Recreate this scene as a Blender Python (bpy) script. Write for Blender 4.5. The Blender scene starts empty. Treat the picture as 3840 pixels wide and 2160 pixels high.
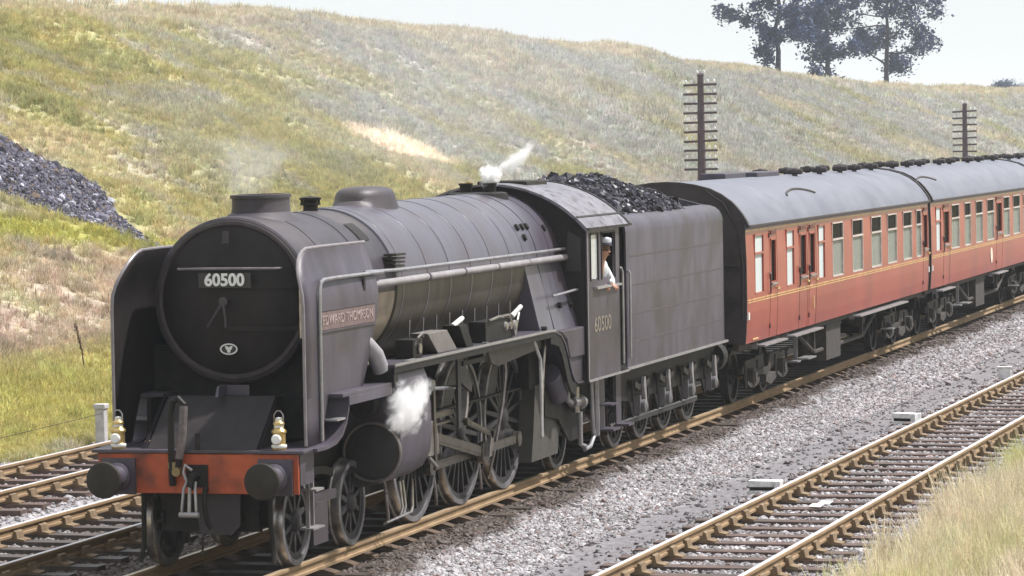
import bpy, math, random
import numpy as np
from mathutils import Vector, Matrix, Euler
random.seed(7); RNG = np.random.default_rng(11)
SC = bpy.context.scene
COL = SC.collection
# ------------------------------------------------------------------ camera, sky, sun, exposure
cam_d = bpy.data.cameras.new('camera'); cam = bpy.data.objects.new('camera', cam_d); COL.objects.link(cam)
SC.camera = cam
yaw, pit, rol = math.radians(15.61726), math.radians(-2.42462), math.radians(-0.97848)
fw = Vector((math.cos(pit)*math.cos(yaw), math.cos(pit)*math.sin(yaw), math.sin(pit)))
rt = fw.cross(Vector((0, 0, 1))).normalized(); up = rt.cross(fw)
r2 = rt*math.cos(rol) + up*math.sin(rol); u2 = up*math.cos(rol) - rt*math.sin(rol)
CAMLOC = Vector((-35.50, -13.177, 4.552))
m = Matrix((r2, u2, -fw)).transposed().to_4x4(); m.translation = CAMLOC
cam.matrix_world = m
cam_d.sensor_width = 36.0; cam_d.lens = 36.0*13070.16/3840.0
cam_d.clip_start = 0.5; cam_d.clip_end = 6000

SUN_AZ, SUN_EL = math.atan2(-0.60, 0.42), math.radians(57)     # direction towards the sun
world = bpy.data.worlds.new('World'); SC.world = world; world.use_nodes = True
wn, wl = world.node_tree.nodes, world.node_tree.links
wn.clear()
sky = wn.new('ShaderNodeTexSky'); sky.sky_type = 'NISHITA'; sky.sun_disc = False
sky.sun_elevation = SUN_EL; sky.sun_rotation = math.pi/2 - SUN_AZ
sky.dust_density = 3.0; sky.air_density = 1.0
mixw = wn.new('ShaderNodeMix'); mixw.data_type = 'RGBA'; mixw.inputs[0].default_value = 0.80
mixw.inputs[7].default_value = (5.75, 6.0, 6.1, 1)               # thin bright overcast over the blue
bg = wn.new('ShaderNodeBackground'); bg.inputs[1].default_value = 0.10
wo = wn.new('ShaderNodeOutputWorld')
wl.new(sky.outputs[0], mixw.inputs[6]); wl.new(mixw.outputs[2], bg.inputs[0]); wl.new(bg.outputs[0], wo.inputs[0])

sl = bpy.data.lights.new('sun', 'SUN'); sl.energy = 3.8; sl.angle = math.radians(1.5); sl.color = (1.0, 0.968, 0.945)
sun = bpy.data.objects.new('sun', sl); COL.objects.link(sun)
sd = Vector((math.cos(SUN_AZ)*math.cos(SUN_EL), math.sin(SUN_AZ)*math.cos(SUN_EL), math.sin(SUN_EL)))
sun.rotation_euler = sd.to_track_quat('Z', 'Y').to_euler(); sun.location = (60, -90, 120)

vs = SC.view_settings; vs.view_transform = 'Standard'; vs.look = 'None'; vs.exposure = 0.75; vs.gamma = 1.0
vs.use_curve_mapping = False
SC.render.engine = 'CYCLES'
SC.cycles.use_denoising = True
SC.cycles.max_bounces = 8; SC.cycles.transparent_max_bounces = 16; SC.cycles.volume_bounces = 5
SC.cycles.volume_step_rate = 1.0

# ------------------------------------------------------------------ materials
MATS = {}
def mat(name, c1, c2=None, scale=6.0, rough=0.6, metal=0.0, stretch=(1, 1, 1), bump=0.0, detail=5, spec=0.5, lo=0.35, hi=0.65,
        c3=None, scale3=0.8, local=False, bscale=None):
    if name in MATS: return MATS[name]
    M = bpy.data.materials.new(name); M.use_nodes = True
    n, l = M.node_tree.nodes, M.node_tree.links
    b = n['Principled BSDF']
    b.inputs['Roughness'].default_value = rough; b.inputs['Metallic'].default_value = metal
    b.inputs['Specular IOR Level'].default_value = spec
    c2 = c2 or tuple(min(1, v*1.35) for v in c1)
    if local:
        tc = n.new('ShaderNodeTexCoord'); src = tc.outputs['Object']
    else:
        tc = n.new('ShaderNodeNewGeometry'); src = tc.outputs['Position']
    mp = n.new('ShaderNodeMapping'); mp.inputs['Scale'].default_value = stretch
    l.new(src, mp.inputs[0])
    nz = n.new('ShaderNodeTexNoise'); nz.inputs['Scale'].default_value = scale; nz.inputs['Detail'].default_value = detail
    nz.inputs['Roughness'].default_value = 0.62
    l.new(mp.outputs[0], nz.inputs['Vector'])
    mr = n.new('ShaderNodeMapRange'); mr.inputs[1].default_value = lo; mr.inputs[2].default_value = hi
    l.new(nz.outputs[0], mr.inputs[0])
    mx = n.new('ShaderNodeMix'); mx.data_type = 'RGBA'
    mx.inputs[6].default_value = (*c1, 1); mx.inputs[7].default_value = (*c2, 1)
    l.new(mr.outputs[0], mx.inputs[0])
    out = mx.outputs[2]
    if c3:
        n3 = n.new('ShaderNodeTexNoise'); n3.inputs['Scale'].default_value = scale3; n3.inputs['Detail'].default_value = 4
        l.new(src, n3.inputs['Vector'])
        m3 = n.new('ShaderNodeMapRange'); m3.inputs[1].default_value = 0.48; m3.inputs[2].default_value = 0.68
        l.new(n3.outputs[0], m3.inputs[0])
        x3 = n.new('ShaderNodeMix'); x3.data_type = 'RGBA'; x3.inputs[7].default_value = (*c3, 1)
        l.new(m3.outputs[0], x3.inputs[0]); l.new(out, x3.inputs[6]); out = x3.outputs[2]
    l.new(out, b.inputs['Base Color'])
    if bump:
        bp = n.new('ShaderNodeBump'); bp.inputs['Strength'].default_value = bump; bp.inputs['Distance'].default_value = 0.02
        if bscale:
            nb = n.new('ShaderNodeTexNoise'); nb.inputs['Scale'].default_value = bscale; nb.inputs['Detail'].default_value = 4
            l.new(src, nb.inputs['Vector']); l.new(nb.outputs[0], bp.inputs['Height'])
        else: l.new(nz.outputs[0], bp.inputs['Height'])
        l.new(bp.outputs[0], b.inputs['Normal'])
    MATS[name] = M
    return M
def inst_mat(name, rough=0.9, mul=0.35, translucent=0.0):
    """colour comes from each instance's own 'col' attribute"""
    M = bpy.data.materials.new(name); M.use_nodes = True
    n, l = M.node_tree.nodes, M.node_tree.links
    b = n['Principled BSDF']; b.inputs['Roughness'].default_value = rough; b.inputs['Specular IOR Level'].default_value = 0.15
    at = n.new('ShaderNodeAttribute'); at.attribute_type = 'INSTANCER'; at.attribute_name = 'col'
    nz = n.new('ShaderNodeTexNoise'); nz.inputs['Scale'].default_value = 35
    g = n.new('ShaderNodeNewGeometry'); l.new(g.outputs['Position'], nz.inputs['Vector'])
    mr = n.new('ShaderNodeMapRange'); mr.inputs[1].default_value = .3; mr.inputs[2].default_value = .7
    mr.inputs[3].default_value = 1-mul; mr.inputs[4].default_value = 1+mul
    l.new(nz.outputs[0], mr.inputs[0])
    vm = n.new('ShaderNodeVectorMath'); vm.operation = 'SCALE'
    l.new(at.outputs['Color'], vm.inputs[0]); l.new(mr.outputs[0], vm.inputs['Scale']); l.new(vm.outputs[0], b.inputs['Base Color'])
    if translucent:
        tr = n.new('ShaderNodeBsdfTranslucent'); l.new(vm.outputs[0], tr.inputs[0])
        ms = n.new('ShaderNodeMixShader'); ms.inputs[0].default_value = translucent
        l.new(b.outputs[0], ms.inputs[1]); l.new(tr.outputs[0], ms.inputs[2]); l.new(ms.outputs[0], n['Material Output'].inputs[0])
    return M
def attr_mat(name, rough=0.95, bump=0.4, bscale=12):
    M = bpy.data.materials.new(name); M.use_nodes = True
    n, l = M.node_tree.nodes, M.node_tree.links
    b = n['Principled BSDF']; b.inputs['Roughness'].default_value = rough; b.inputs['Specular IOR Level'].default_value = 0.1
    at = n.new('ShaderNodeAttribute'); at.attribute_name = 'col'
    g = n.new('ShaderNodeNewGeometry')
    nz = n.new('ShaderNodeTexNoise'); nz.inputs['Scale'].default_value = bscale; nz.inputs['Detail'].default_value = 6
    l.new(g.outputs['Position'], nz.inputs['Vector'])
    mr = n.new('ShaderNodeMapRange'); mr.inputs[1].default_value = .3; mr.inputs[2].default_value = .7
    mr.inputs[3].default_value = .72; mr.inputs[4].default_value = 1.28
    l.new(nz.outputs[0], mr.inputs[0])
    vm = n.new('ShaderNodeVectorMath'); vm.operation = 'SCALE'
    l.new(at.outputs['Color'], vm.inputs[0]); l.new(mr.outputs[0], vm.inputs['Scale']); l.new(vm.outputs[0], b.inputs['Base Color'])
    bp = n.new('ShaderNodeBump'); bp.inputs['Strength'].default_value = bump; bp.inputs['Distance'].default_value = .05
    l.new(nz.outputs[0], bp.inputs['Height']); l.new(bp.outputs[0], b.inputs['Normal'])
    return M
SOOT = mat('sooty_paint', (0.0420, 0.0351, 0.0483), (0.0787, 0.0673, 0.0904), scale=2.2, stretch=(1.6, 1.6, .55), rough=.48, lo=.32, hi=.68, bump=.06, c3=(.034, .026, .026), scale3=.9, bscale=40)
BOIL = mat('boiler_cladding_paint', (0.0502, 0.0449, 0.0624), (0.0951, 0.0865, 0.1165), scale=1.7, stretch=(3.0, .7, .7), rough=.33, spec=.8, bump=.05, lo=.28, hi=.72, c3=(.062, .046, .056), scale3=1.1, bscale=30)
SMOKE = mat('smokebox_black', (0.0242, 0.0196, 0.0258), (0.0462, 0.0385, 0.0510), scale=3.0, stretch=(1, 1, .5), rough=.52, spec=.45, c3=(.085, .068, .068), bump=.05, bscale=30)
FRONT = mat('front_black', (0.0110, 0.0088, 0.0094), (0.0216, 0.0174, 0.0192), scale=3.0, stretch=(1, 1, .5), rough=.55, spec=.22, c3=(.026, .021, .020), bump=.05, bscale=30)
DARK = mat('oily_black', (.009, .008, .0075), (.020, .018, .016), scale=7, rough=.6, spec=.25, bump=.1)
GRIME = mat('brown_grime', (0.0158, 0.0131, 0.0105), (0.0338, 0.0285, 0.0225), scale=5, rough=.6, spec=.3, bump=.1)
STEEL = mat('bright_steel', (0.2880, 0.2720, 0.2640), (0.4675, 0.4505, 0.4420), scale=9, rough=.28, metal=.85, c3=(.16, .13, .11), scale3=3)
RODS = mat('oily_rod_steel', (0.0762, 0.0690, 0.0571), (0.1665, 0.1542, 0.1322), scale=8, rough=.34, metal=.75, c3=(.09, .075, .06), scale3=4)
WHEELM = mat('wheel_grey', (0.0140, 0.0128, 0.0144), (0.0349, 0.0316, 0.0344), scale=6, rough=.5, spec=.35, c3=(.025, .022, .022), scale3=2.5)
RED = mat('beam_red', (0.3600, 0.0595, 0.0174), (0.4320, 0.0892, 0.0277), scale=5, rough=.55, c3=(.13, .032, .018), scale3=2.6)
PALE = mat('pale_tan', (0.2380, 0.1960, 0.1610), (0.3450, 0.2850, 0.2250), scale=5, rough=.7)
RAILG = mat('handrail_grey', (0.2448, 0.2376, 0.2520), (0.3600, 0.3528, 0.3600), scale=6, rough=.35, metal=.4)
BRASS = mat('lamp_brass', (0.4400, 0.3040, 0.0960), (0.5760, 0.4480, 0.2240), scale=14, rough=.3, metal=.7)
WHITE = mat('white_paint', (0.6290, 0.6290, 0.6205), (0.7216, 0.7216, 0.7216), scale=8, rough=.6)
CREAMW = mat('weathered_white_paint', (0.5270, 0.5270, 0.5100), (.84, .84, .84), scale=10, rough=.75, bump=.1)
BLACKW = mat('plate_black', (.02, .018, .018), (.03, .027, .027), rough=.5)
PLATE = mat('dusty_red_plate', (0.1200, 0.0750, 0.0750), (0.1650, 0.1162, 0.1162), scale=12, rough=.6)
PLATEL = mat('plate_letters', (0.2700, 0.2070, 0.1980), (.36, .28, .27), rough=.5)
NUMC = mat('faded_cream_numbers', (0.2400, 0.2080, 0.1600), (0.1760, 0.1520, 0.1200), scale=9, rough=.7)
COALM = mat('coal_black', (.028, .026, .032), (.09, .085, .10), scale=5, rough=.38, spec=.6)
MAROON = mat('maroon_coach_paint', (0.2885, 0.0465, 0.0292), (0.3376, 0.0599, 0.0414), scale=1.6, rough=.30, stretch=(.5, 1, 1.4), c3=(.225, .042, .032), scale3=.6, bump=.03, bscale=3)
LINING = mat('coach_gold_lining', (0.4030, 0.2600, 0.0780), (.70, .50, .20), rough=.5)
ROOFM = mat('coach_roof_grey', (0.1122, 0.1175, 0.1478), (0.1656, 0.1708, 0.2052), scale=1.6, rough=.5, stretch=(.6, 1, 1), c3=(.145, .15, .185), scale3=.8)
ENDM = mat('coach_end_black', (.028, .021, .022), (.050, .038, .040), scale=4, rough=.55)
UNDER = mat('underframe_brown', (.022, .019, .017), (.050, .042, .036), scale=5, rough=.75)
UNDERL = mat('underframe_dusty', (0.0300, 0.0258, 0.0234), (0.0570, 0.0492, 0.0444), scale=5, rough=.8)
FRAMEW = mat('window_frame_grey', (0.4000, 0.3520, 0.3200), (.58, .52, .48), rough=.4)
SEATM = mat('coach_interior', (.055, .040, .030), (.09, .06, .045), rough=.8)
SKIN = mat('skin', (0.4160, 0.2160, 0.1440), (0.4930, 0.2720, 0.1870), rough=.6)
JACKET = mat('pale_blue_jacket', (0.5280, 0.5520, 0.5920), (.80, .82, .84), scale=8, rough=.85, bump=.15)
TROUS = mat('dark_overalls', (.05, .06, .10), (.08, .09, .13), rough=.9)
RUST = mat('rusty_rail_side', (.215, .140, .072), (.31, .21, .115), scale=8, rough=.8, stretch=(.3, 1, 1), bump=.1)
RAILTOP = mat('rail_top_glint', (.62, .60, .63), (.74, .72, .75), scale=3, rough=.42, metal=.25, stretch=(.2, 1, 1))  # pale, fairly rough colour stands in for sun reflected off the rail tops
RAILDULL = mat('dull_rail_top', (.45, .34, .22), (.55, .44, .31), scale=3, rough=.40, metal=.4, stretch=(.2, 1, 1))
CHAIR = mat('rusty_chair', (0.1325, 0.0882, 0.0491), (0.2368, 0.1682, 0.0987), scale=9, rough=.85, bump=.15)
SLEEP = mat('sleeper_timber', (0.0717, 0.0463, 0.0386), (0.1440, 0.0943, 0.0780), scale=7, rough=.85, stretch=(6, .6, 1), bump=.25, c3=(.06, .045, .040), scale3=2)
SLEEPO = mat('oily_sleeper_timber', (.035, .028, .025), (.085, .062, .050), scale=7, rough=.55, stretch=(6, .6, 1), bump=.25)
OILCH = mat('oily_chair', (.050, .032, .022), (.115, .072, .042), scale=9, rough=.7, bump=.15)
POLEM = mat('pole_creosote', (0.0697, 0.0488, 0.0581), (0.1070, 0.0765, 0.0855), scale=6, rough=.85, stretch=(4, 4, .4))
PORC = mat('insulator_porcelain', (0.7500, 0.7500, 0.7500), (0.8063, 0.8063, 0.8063), rough=.2)
BARK = mat('tree_bark', (0.0240, 0.0240, 0.0400), (.055, .052, .075), scale=6, rough=.9)
CONC = mat('pale_concrete', (0.3850, 0.3710, 0.3640), (0.5100, 0.4950, 0.4875), scale=9, rough=.85)

def glass_mat(name, tint, diff, dmix, gmix):
    M = bpy.data.materials.new(name); M.use_nodes = True
    n, l = M.node_tree.nodes, M.node_tree.links; n.clear()
    o = n.new('ShaderNodeOutputMaterial'); t = n.new('ShaderNodeBsdfTransparent'); t.inputs[0].default_value = (*tint, 1)
    d = n.new('ShaderNodeBsdfDiffuse'); d.inputs[0].default_value = (*diff, 1)
    g = n.new('ShaderNodeBsdfGlossy'); g.inputs['Roughness'].default_value = .06
    a = n.new('ShaderNodeMixShader'); a.inputs[0].default_value = dmix; b = n.new('ShaderNodeMixShader'); b.inputs[0].default_value = gmix
    l.new(t.outputs[0], a.inputs[1]); l.new(d.outputs[0], a.inputs[2]); l.new(a.outputs[0], b.inputs[1]); l.new(g.outputs[0], b.inputs[2])
    l.new(b.outputs[0], o.inputs[0]); return M
GLASS = glass_mat('window_glass', (.93, .95, .93), (.50, .53, .48), .30, .10)
GLASSD = glass_mat('dark_window_glass', (.25, .25, .25), (.03, .03, .03), .30, .06)
GLASSF = glass_mat('pale_glass', (.8, .85, .85), (.62, .68, .68), .85, .10)  # pale, mostly opaque panes

# ------------------------------------------------------------------ mesh builder
class MB:
    def __init__(s): s.v = []; s.f = []; s.mi = []; s.cur = 0
    def add(s, vs_, fs_):
        o = len(s.v); s.v += [tuple(map(float, p)) for p in vs_]
        for f in fs_: s.f.append(tuple(i+o for i in f)); s.mi.append(s.cur)
        return s
    def box(s, x0, x1, y0, y1, z0, z1):
        x0, x1 = sorted((x0, x1)); y0, y1 = sorted((y0, y1)); z0, z1 = sorted((z0, z1))
        return s.add([(x0,y0,z0),(x1,y0,z0),(x1,y1,z0),(x0,y1,z0),(x0,y0,z1),(x1,y0,z1),(x1,y1,z1),(x0,y1,z1)],
                     [(0,3,2,1),(4,5,6,7),(0,1,5,4),(1,2,6,5),(2,3,7,6),(3,0,4,7)])
    def loft(s, rings, closed=True, cap0=True, cap1=True):
        n = len(rings[0]); V = [p for r in rings for p in r]; F = []
        for i in range(len(rings)-1):
            for j in range(n if closed else n-1):
                k = (j+1) % n
                F.append((i*n+j, i*n+k, (i+1)*n+k, (i+1)*n+j))
        if closed and cap0: F.append(tuple(range(n-1, -1, -1)))
        if closed and cap1: F.append(tuple((len(rings)-1)*n+j for j in range(n)))
        return s.add(V, F)
    def tube(s, path, r, n=8, cap=True):
        P = [Vector(p) for p in path]; rings = []
        rr = r if hasattr(r, '__len__') else [r]*len(P)
        prev = None
        for i, q in enumerate(P):
            d = (P[min(i+1, len(P)-1)] - P[max(i-1, 0)]).normalized()
            a = prev - d*prev.dot(d) if prev is not None else (Vector((0,0,1)) if abs(d.z) < .9 else Vector((1,0,0)))
            a = (a - d*a.dot(d)).normalized(); b = d.cross(a); prev = a
            rings.append([q + (a*math.cos(t)+b*math.sin(t))*rr[i] for t in [2*math.pi*k/n for k in range(n)]])
        return s.loft(rings, True, cap, cap)
    def cyl(s, p0, p1, r0, r1=None, n=24): return s.tube([p0, p1], [r0, r0 if r1 is None else r1], n)
    def lathe(s, prof, c, axis='x', n=32, a0=0, a1=2*math.pi, cap=True):
        """prof: (radius, height along axis)"""
        rings = []
        full = abs(a1-a0-2*math.pi) < 1e-6
        ts = [a0+(a1-a0)*k/(n if full else n-1) for k in range(n)]
        for r, h in prof:
            ring = []
            for t in ts:
                ca, sa = math.cos(t)*r, math.sin(t)*r
                if axis == 'x': p = (c[0]+h, c[1]+ca, c[2]+sa)
                elif axis == 'y': p = (c[0]+ca, c[1]+h, c[2]+sa)
                else: p = (c[0]+ca, c[1]+sa, c[2]+h)
                ring.append(p)
            rings.append(ring)
        cap = cap and prof[0] != prof[-1]
        return s.loft(rings, full, cap and prof[0][0] > 1e-4, cap and prof[-1][0] > 1e-4)
    def prism(s, poly, axis, a, b):
        """poly in the two other axes (x,z for 'y'; y,z for 'x'; x,y for 'z')"""
        def P(u, w, t): return (u, t, w) if axis == 'y' else (t, u, w) if axis == 'x' else (u, w, t)
        n = len(poly)
        V = [P(u, w, a) for u, w in poly] + [P(u, w, b) for u, w in poly]
        F = [tuple(range(n-1, -1, -1)), tuple(range(n, 2*n))] + [(i, (i+1) % n, n+(i+1) % n, n+i) for i in range(n)]
        return s.add(V, F)
    def plate(s, path, axis, a, b, t):
        """a bent plate: path in the two other axes, width a..b along axis, thickness t"""
        out = []
        P = [Vector(p) for p in path]; L = []; R = []
        for i, q in enumerate(P):
            d = (P[min(i+1, len(P)-1)]-P[max(i-1, 0)]).normalized(); nrm = Vector((-d.y, d.x))
            L.append(q+nrm*t/2); R.append(q-nrm*t/2)
        return s.prism([tuple(p) for p in L]+[tuple(p) for p in reversed(R)], axis, a, b)
    def build(s, name, material, parent=None, loc=(0,0,0), ang=35, bevel=0):
        me = bpy.data.meshes.new(name); me.from_pydata(s.v, [], s.f)
        mats = material if isinstance(material, (list, tuple)) else [material]
        for mm in mats: me.materials.append(mm)
        if len(mats) > 1: me.polygons.foreach_set('material_index', s.mi)
        import bmesh
        bm = bmesh.new(); bm.from_mesh(me); bmesh.ops.recalc_face_normals(bm, faces=bm.faces); bm.to_mesh(me); bm.free()
        me.polygons.foreach_set('use_smooth', [True]*len(me.polygons))
        me.set_sharp_from_angle(angle=math.radians(ang))
        me.update()
        o = bpy.data.objects.new(name, me); COL.objects.link(o); o.location = loc
        if parent: o.parent = parent
        if bevel:
            b = o.modifiers.new('b', 'BEVEL'); b.width = bevel; b.segments = 2; b.limit_method = 'ANGLE'; b.angle_limit = math.radians(40)
        return o
def tag(o, label=None, cat=None, group=None, kind=None):
    if label: o['label'] = label
    if cat: o['category'] = cat
    if group: o['group'] = group
    if kind: o['kind'] = kind
    return o
def empty(name, loc, label, cat, group=None, rz=0):
    o = bpy.data.objects.new(name, None); COL.objects.link(o); o.location = loc; o.rotation_euler = (0, 0, rz); o.empty_display_size = .3
    return tag(o, label, cat, group)
def part(name, mb, m_, parent, **k): return mb.build(name, m_, parent, **k)
def copy_tree(o, parent=None):
    c = o.copy(); COL.objects.link(c)
    if parent: c.parent = parent
    for ch in list(o.children): copy_tree(ch, c)
    return c
def share(o, parent, loc=None, rot=None, name=None):
    c = o.copy(); COL.objects.link(c); c.parent = parent
    if loc is not None: c.location = loc
    if rot is not None: c.rotation_euler = rot
    return c
def text(name, body, size, m_, parent, loc, rot, width=None, extrude=.004, bold=0.0, kind=None):
    cu = bpy.data.curves.new(name, 'FONT'); cu.body = body; cu.size = size; cu.extrude = extrude; cu.align_x = 'CENTER'; cu.align_y = 'CENTER'
    cu.offset = bold; cu.resolution_u = 4
    t = bpy.data.objects.new(name, cu); COL.objects.link(t)
    bpy.context.view_layer.update()
    me = bpy.data.meshes.new_from_object(t); COL.objects.unlink(t); bpy.data.objects.remove(t)
    me.materials.clear(); me.materials.append(m_)
    o = bpy.data.objects.new(name, me); COL.objects.link(o); o.parent = parent; o.location = loc; o.rotation_euler = rot
    if width:
        xs = [v.co.x for v in me.vertices]; k = width/(max(xs)-min(xs)); o.scale = (k, 1, 1)
    return o
def smooth(t): t = np.clip(t, 0, 1); return t*t*(3-2*t)

# ------------------------------------------------------------------ value noise in plan (numpy)
_perm = np.random.default_rng(3).random((256, 256))
def vnoise(x, y):
    x = np.asarray(x, float); y = np.asarray(y, float)
    xi = np.floor(x).astype(int); yi = np.floor(y).astype(int); fx = smooth(x-xi); fy = smooth(y-yi)
    g = lambda a, b: _perm[a % 256, b % 256]
    return (g(xi,yi)*(1-fx)+g(xi+1,yi)*fx)*(1-fy)+(g(xi,yi+1)*(1-fx)+g(xi+1,yi+1)*fx)*fy
def fbm(x, y, o=4):
    s = 0; a = .5; t = 0
    for i in range(o): s = s+a*vnoise(x*2**i+17*i, y*2**i+31*i); t += a; a *= .55
    return s/t

# ------------------------------------------------------------------ terrain
RX = np.array([-3000, 60, 83, 112, 146, 192, 240, 340, 500, 3000.]); RZ = np.array([9.0, 9.0, 9.4, 9.6, 9.2, 8.4, 8.0, 8.7, 8.9, 9.0])
PY = np.array([-3000, -40, -32, -15.2, -11.5, -8.6, -6.9, -6.3, 8.4, 9.0, 9.8, 12, 20, 28.5, 31.5, 36, 3000.])
PZ = np.array([.92, .92, .86, .30, .13, .012, -.02, -.033, -.033, -.025, 0.0, .093, .49, .93, 1.0, 1.01, 1.01])
PZ2 = PZ.copy()
def ground_z(x, y):
    x = np.asarray(x, float); y = np.asarray(y, float)
    f = np.interp(y, PY, PZ)
    h = np.interp(x, RX, RZ)
    h = np.where(y < 0, 9.0, h)
    z = np.where(f > 0, f*h, f*9.0)
    s = smooth((y-10)/4)*(1-smooth((y-34)/6))
    z = z + s*((fbm(x/9, y/5, 3)-.5)*.9 + (fbm(x/2.2+9, y/1.6, 2)-.5)*.22)
    s2 = smooth((-6.6-y)/2)
    z = z + s2*(fbm(x/2, y/2, 3)-.5)*.35
    return z
HEAP = np.array([(36.6,14.6),(37.0,15.3),(38.0,16.4),(40.0,17.7),(41.4,19.7),(42.2,22),(43.5,26),(44.5,29.5),(40,29.5),(36.5,23),(34.9,19.5),(34.6,17.9),(35.4,16.4)])
def in_poly(x, y, P):
    x = np.asarray(x); y = np.asarray(y); r = np.zeros(x.shape, bool); n = len(P)
    for i in range(n):
        x1, y1 = P[i]; x2, y2 = P[(i+1) % n]
        c = ((y1 > y) != (y2 > y)) & (x < (x2-x1)*(y-y1)/(y2-y1+1e-12)+x1); r ^= c
    return r
def lerp(a, b, t): return a*(1-t[..., None])+b*t[..., None]
C_STRAW = np.array([.45, .385, .250]); C_YEL = np.array([.350, .315, .135]); C_GRN = np.array([.265, .262, .135]); C_GREY = np.array([.345, .337, .288])
C_PINK = np.array([.425, .345, .265]); C_SOIL = np.array([.26, .195, .14]); C_PALE = np.array([.66, .57, .44])
def grass_col(x, y):
    x = np.asarray(x, float); y = np.asarray(y, float)
    a = fbm(x/11+3, y/6, 4); b = fbm(x/4+40, y/2.5+7, 4); c = fbm(x/1.3+11, y/1.1, 3)
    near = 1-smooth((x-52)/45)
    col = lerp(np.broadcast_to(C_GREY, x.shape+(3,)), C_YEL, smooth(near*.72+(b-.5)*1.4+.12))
    col = lerp(col, C_STRAW, smooth((a-.52)*4)*.55)
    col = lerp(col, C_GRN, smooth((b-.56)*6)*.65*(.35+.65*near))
    col = lerp(col, np.array([.33, .305, .285]), smooth((c-.56)*5)*.45)
    # dry bare band at the foot on the left, below the clinker
    low = smooth((16.5-y)/2.0)*smooth((y-11.2)/1.2)*(1-smooth((x-40)/6))
    col = lerp(col, C_PINK, low*smooth((b-.28)*4)*.9)
    col = lerp(col, C_SOIL, low*smooth((c-.55)*7)*.8)
    foot = smooth((12.4-y)/1.4)*smooth((y-8.6)/.4)*(1-smooth((x-60)/20))
    col = lerp(col, C_YEL*np.array([1.08, 1.10, .85]), foot*.8)
    # bleached patch
    pat = smooth((1.2-np.hypot((x-70.8-(20.2-y)*.5)/2.6, (y-20.2)/1.45))*1.8)*smooth((c-.05)*6)
    col = lerp(col, C_PALE, pat*.95)
    # green strip under the clinker
    st = smooth((1-np.abs(y-15.2-(x-33)*.0-(36.5-x)*.35)/1.0)*2)*smooth((x-26)/3)*(1-smooth((x-37.5)/1.5))
    col = lerp(col, np.array([.34, .33, .075]), st*.75)
    rid = smooth((y-27.5)/2.5)
    col = lerp(col, C_STRAW*np.array([.95, .97, 1.02]), rid*.75)
    col = col*np.array([1.46, 1.47, 1.58])
    fg = smooth((-6.2-y)/.4)
    col = lerp(col, lerp(np.broadcast_to(C_STRAW*np.array([1.32, 1.36, 1.55]), x.shape+(3,)), C_YEL*np.array([1.35, 1.5, 1.6]), smooth((b-.42)*4)), fg*.9)
    return col
def grid_mesh(name, xs, ys, zf, cf, m_, parent=None):
    X, Y = np.meshgrid(xs, ys, indexing='ij'); Z = zf(X, Y)
    nx, ny = X.shape; V = np.stack([X, Y, Z], -1).reshape(-1, 3)
    i = np.arange(nx*ny).reshape(nx, ny)
    F = np.stack([i[:-1,:-1], i[1:,:-1], i[1:,1:], i[:-1,1:]], -1).reshape(-1, 4)
    me = bpy.data.meshes.new(name); me.from_pydata(V.tolist(), [], F.tolist()); me.materials.append(m_)
    me.polygons.foreach_set('use_smooth', [True]*len(me.polygons))
    if cf is not None:
        c = np.concatenate([cf(X, Y).reshape(-1, 3), np.ones((nx*ny, 1))], 1).astype(np.float32)
        a = me.attributes.new('col', 'FLOAT_COLOR', 'POINT'); a.data.foreach_set('color', c.ravel())
    me.update()
    o = bpy.data.objects.new(name, me); COL.objects.link(o)
    if parent: o.parent = parent
    return o
C_BAL = np.array([.310, .296, .305]); C_CIN = np.array([.180, .170, .178]); C_OIL_SHADE = np.array([.085, .066, .055])
def bed_col(x, y):
    n_ = fbm(x/1.5, y/1.5+5, 4)
    col = np.broadcast_to(C_BAL, x.shape+(3,))*(.78+.4*n_)[..., None]
    path = smooth((.55-np.abs(y+3.28+.02*(x-5)*.3+(n_-.5)*.5))*4)
    col = lerp(col, C_CIN*1.0, path*.9)
    oil = smooth((1.55-np.abs(y)+(n_-.5)*.5)*3.5)
    col = lerp(col, C_OIL_SHADE, oil*.92)
    col = lerp(col, C_OIL_SHADE*1.3, smooth((3.9-y+(n_-.5)*.5)*3)*smooth((y-1)*2)*.85)  # engine's cast shadow painted into the ballast beyond the train
    return col
def ground_col(x, y):
    g = grass_col(x, y); b = bed_col(x, y)
    n_ = (fbm(x/1.2, y/1.2, 3)-.5)*1.2
    t = smooth((y+7.3+n_)/.5)*smooth((8.9-y+n_)/.5)
    c = lerp(g*.72, b, t)
    hp = in_poly(x+n_*.6, y+n_*.6, HEAP)
    c = np.where(hp[..., None], np.array([.06, .058, .07]), c)
    return c
xs = np.unique(np.concatenate([np.linspace(-3000, -60, 12), np.linspace(-60, -6, 28), np.linspace(-6, 120, 280), np.linspace(120, 420, 260), np.linspace(420, 3000, 30)]))
ys = np.unique(np.concatenate([np.linspace(-3000, -40, 10), np.linspace(-40, -14, 18), np.linspace(-14, 0, 60), np.linspace(0, 9, 30), np.linspace(9, 34, 80), np.linspace(34, 60, 14), np.linspace(60, 3000, 14)]))
GROUND = grid_mesh('ground', xs, ys, ground_z, ground_col, attr_mat('ground_soil'))
tag(GROUND, kind='structure')

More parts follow.
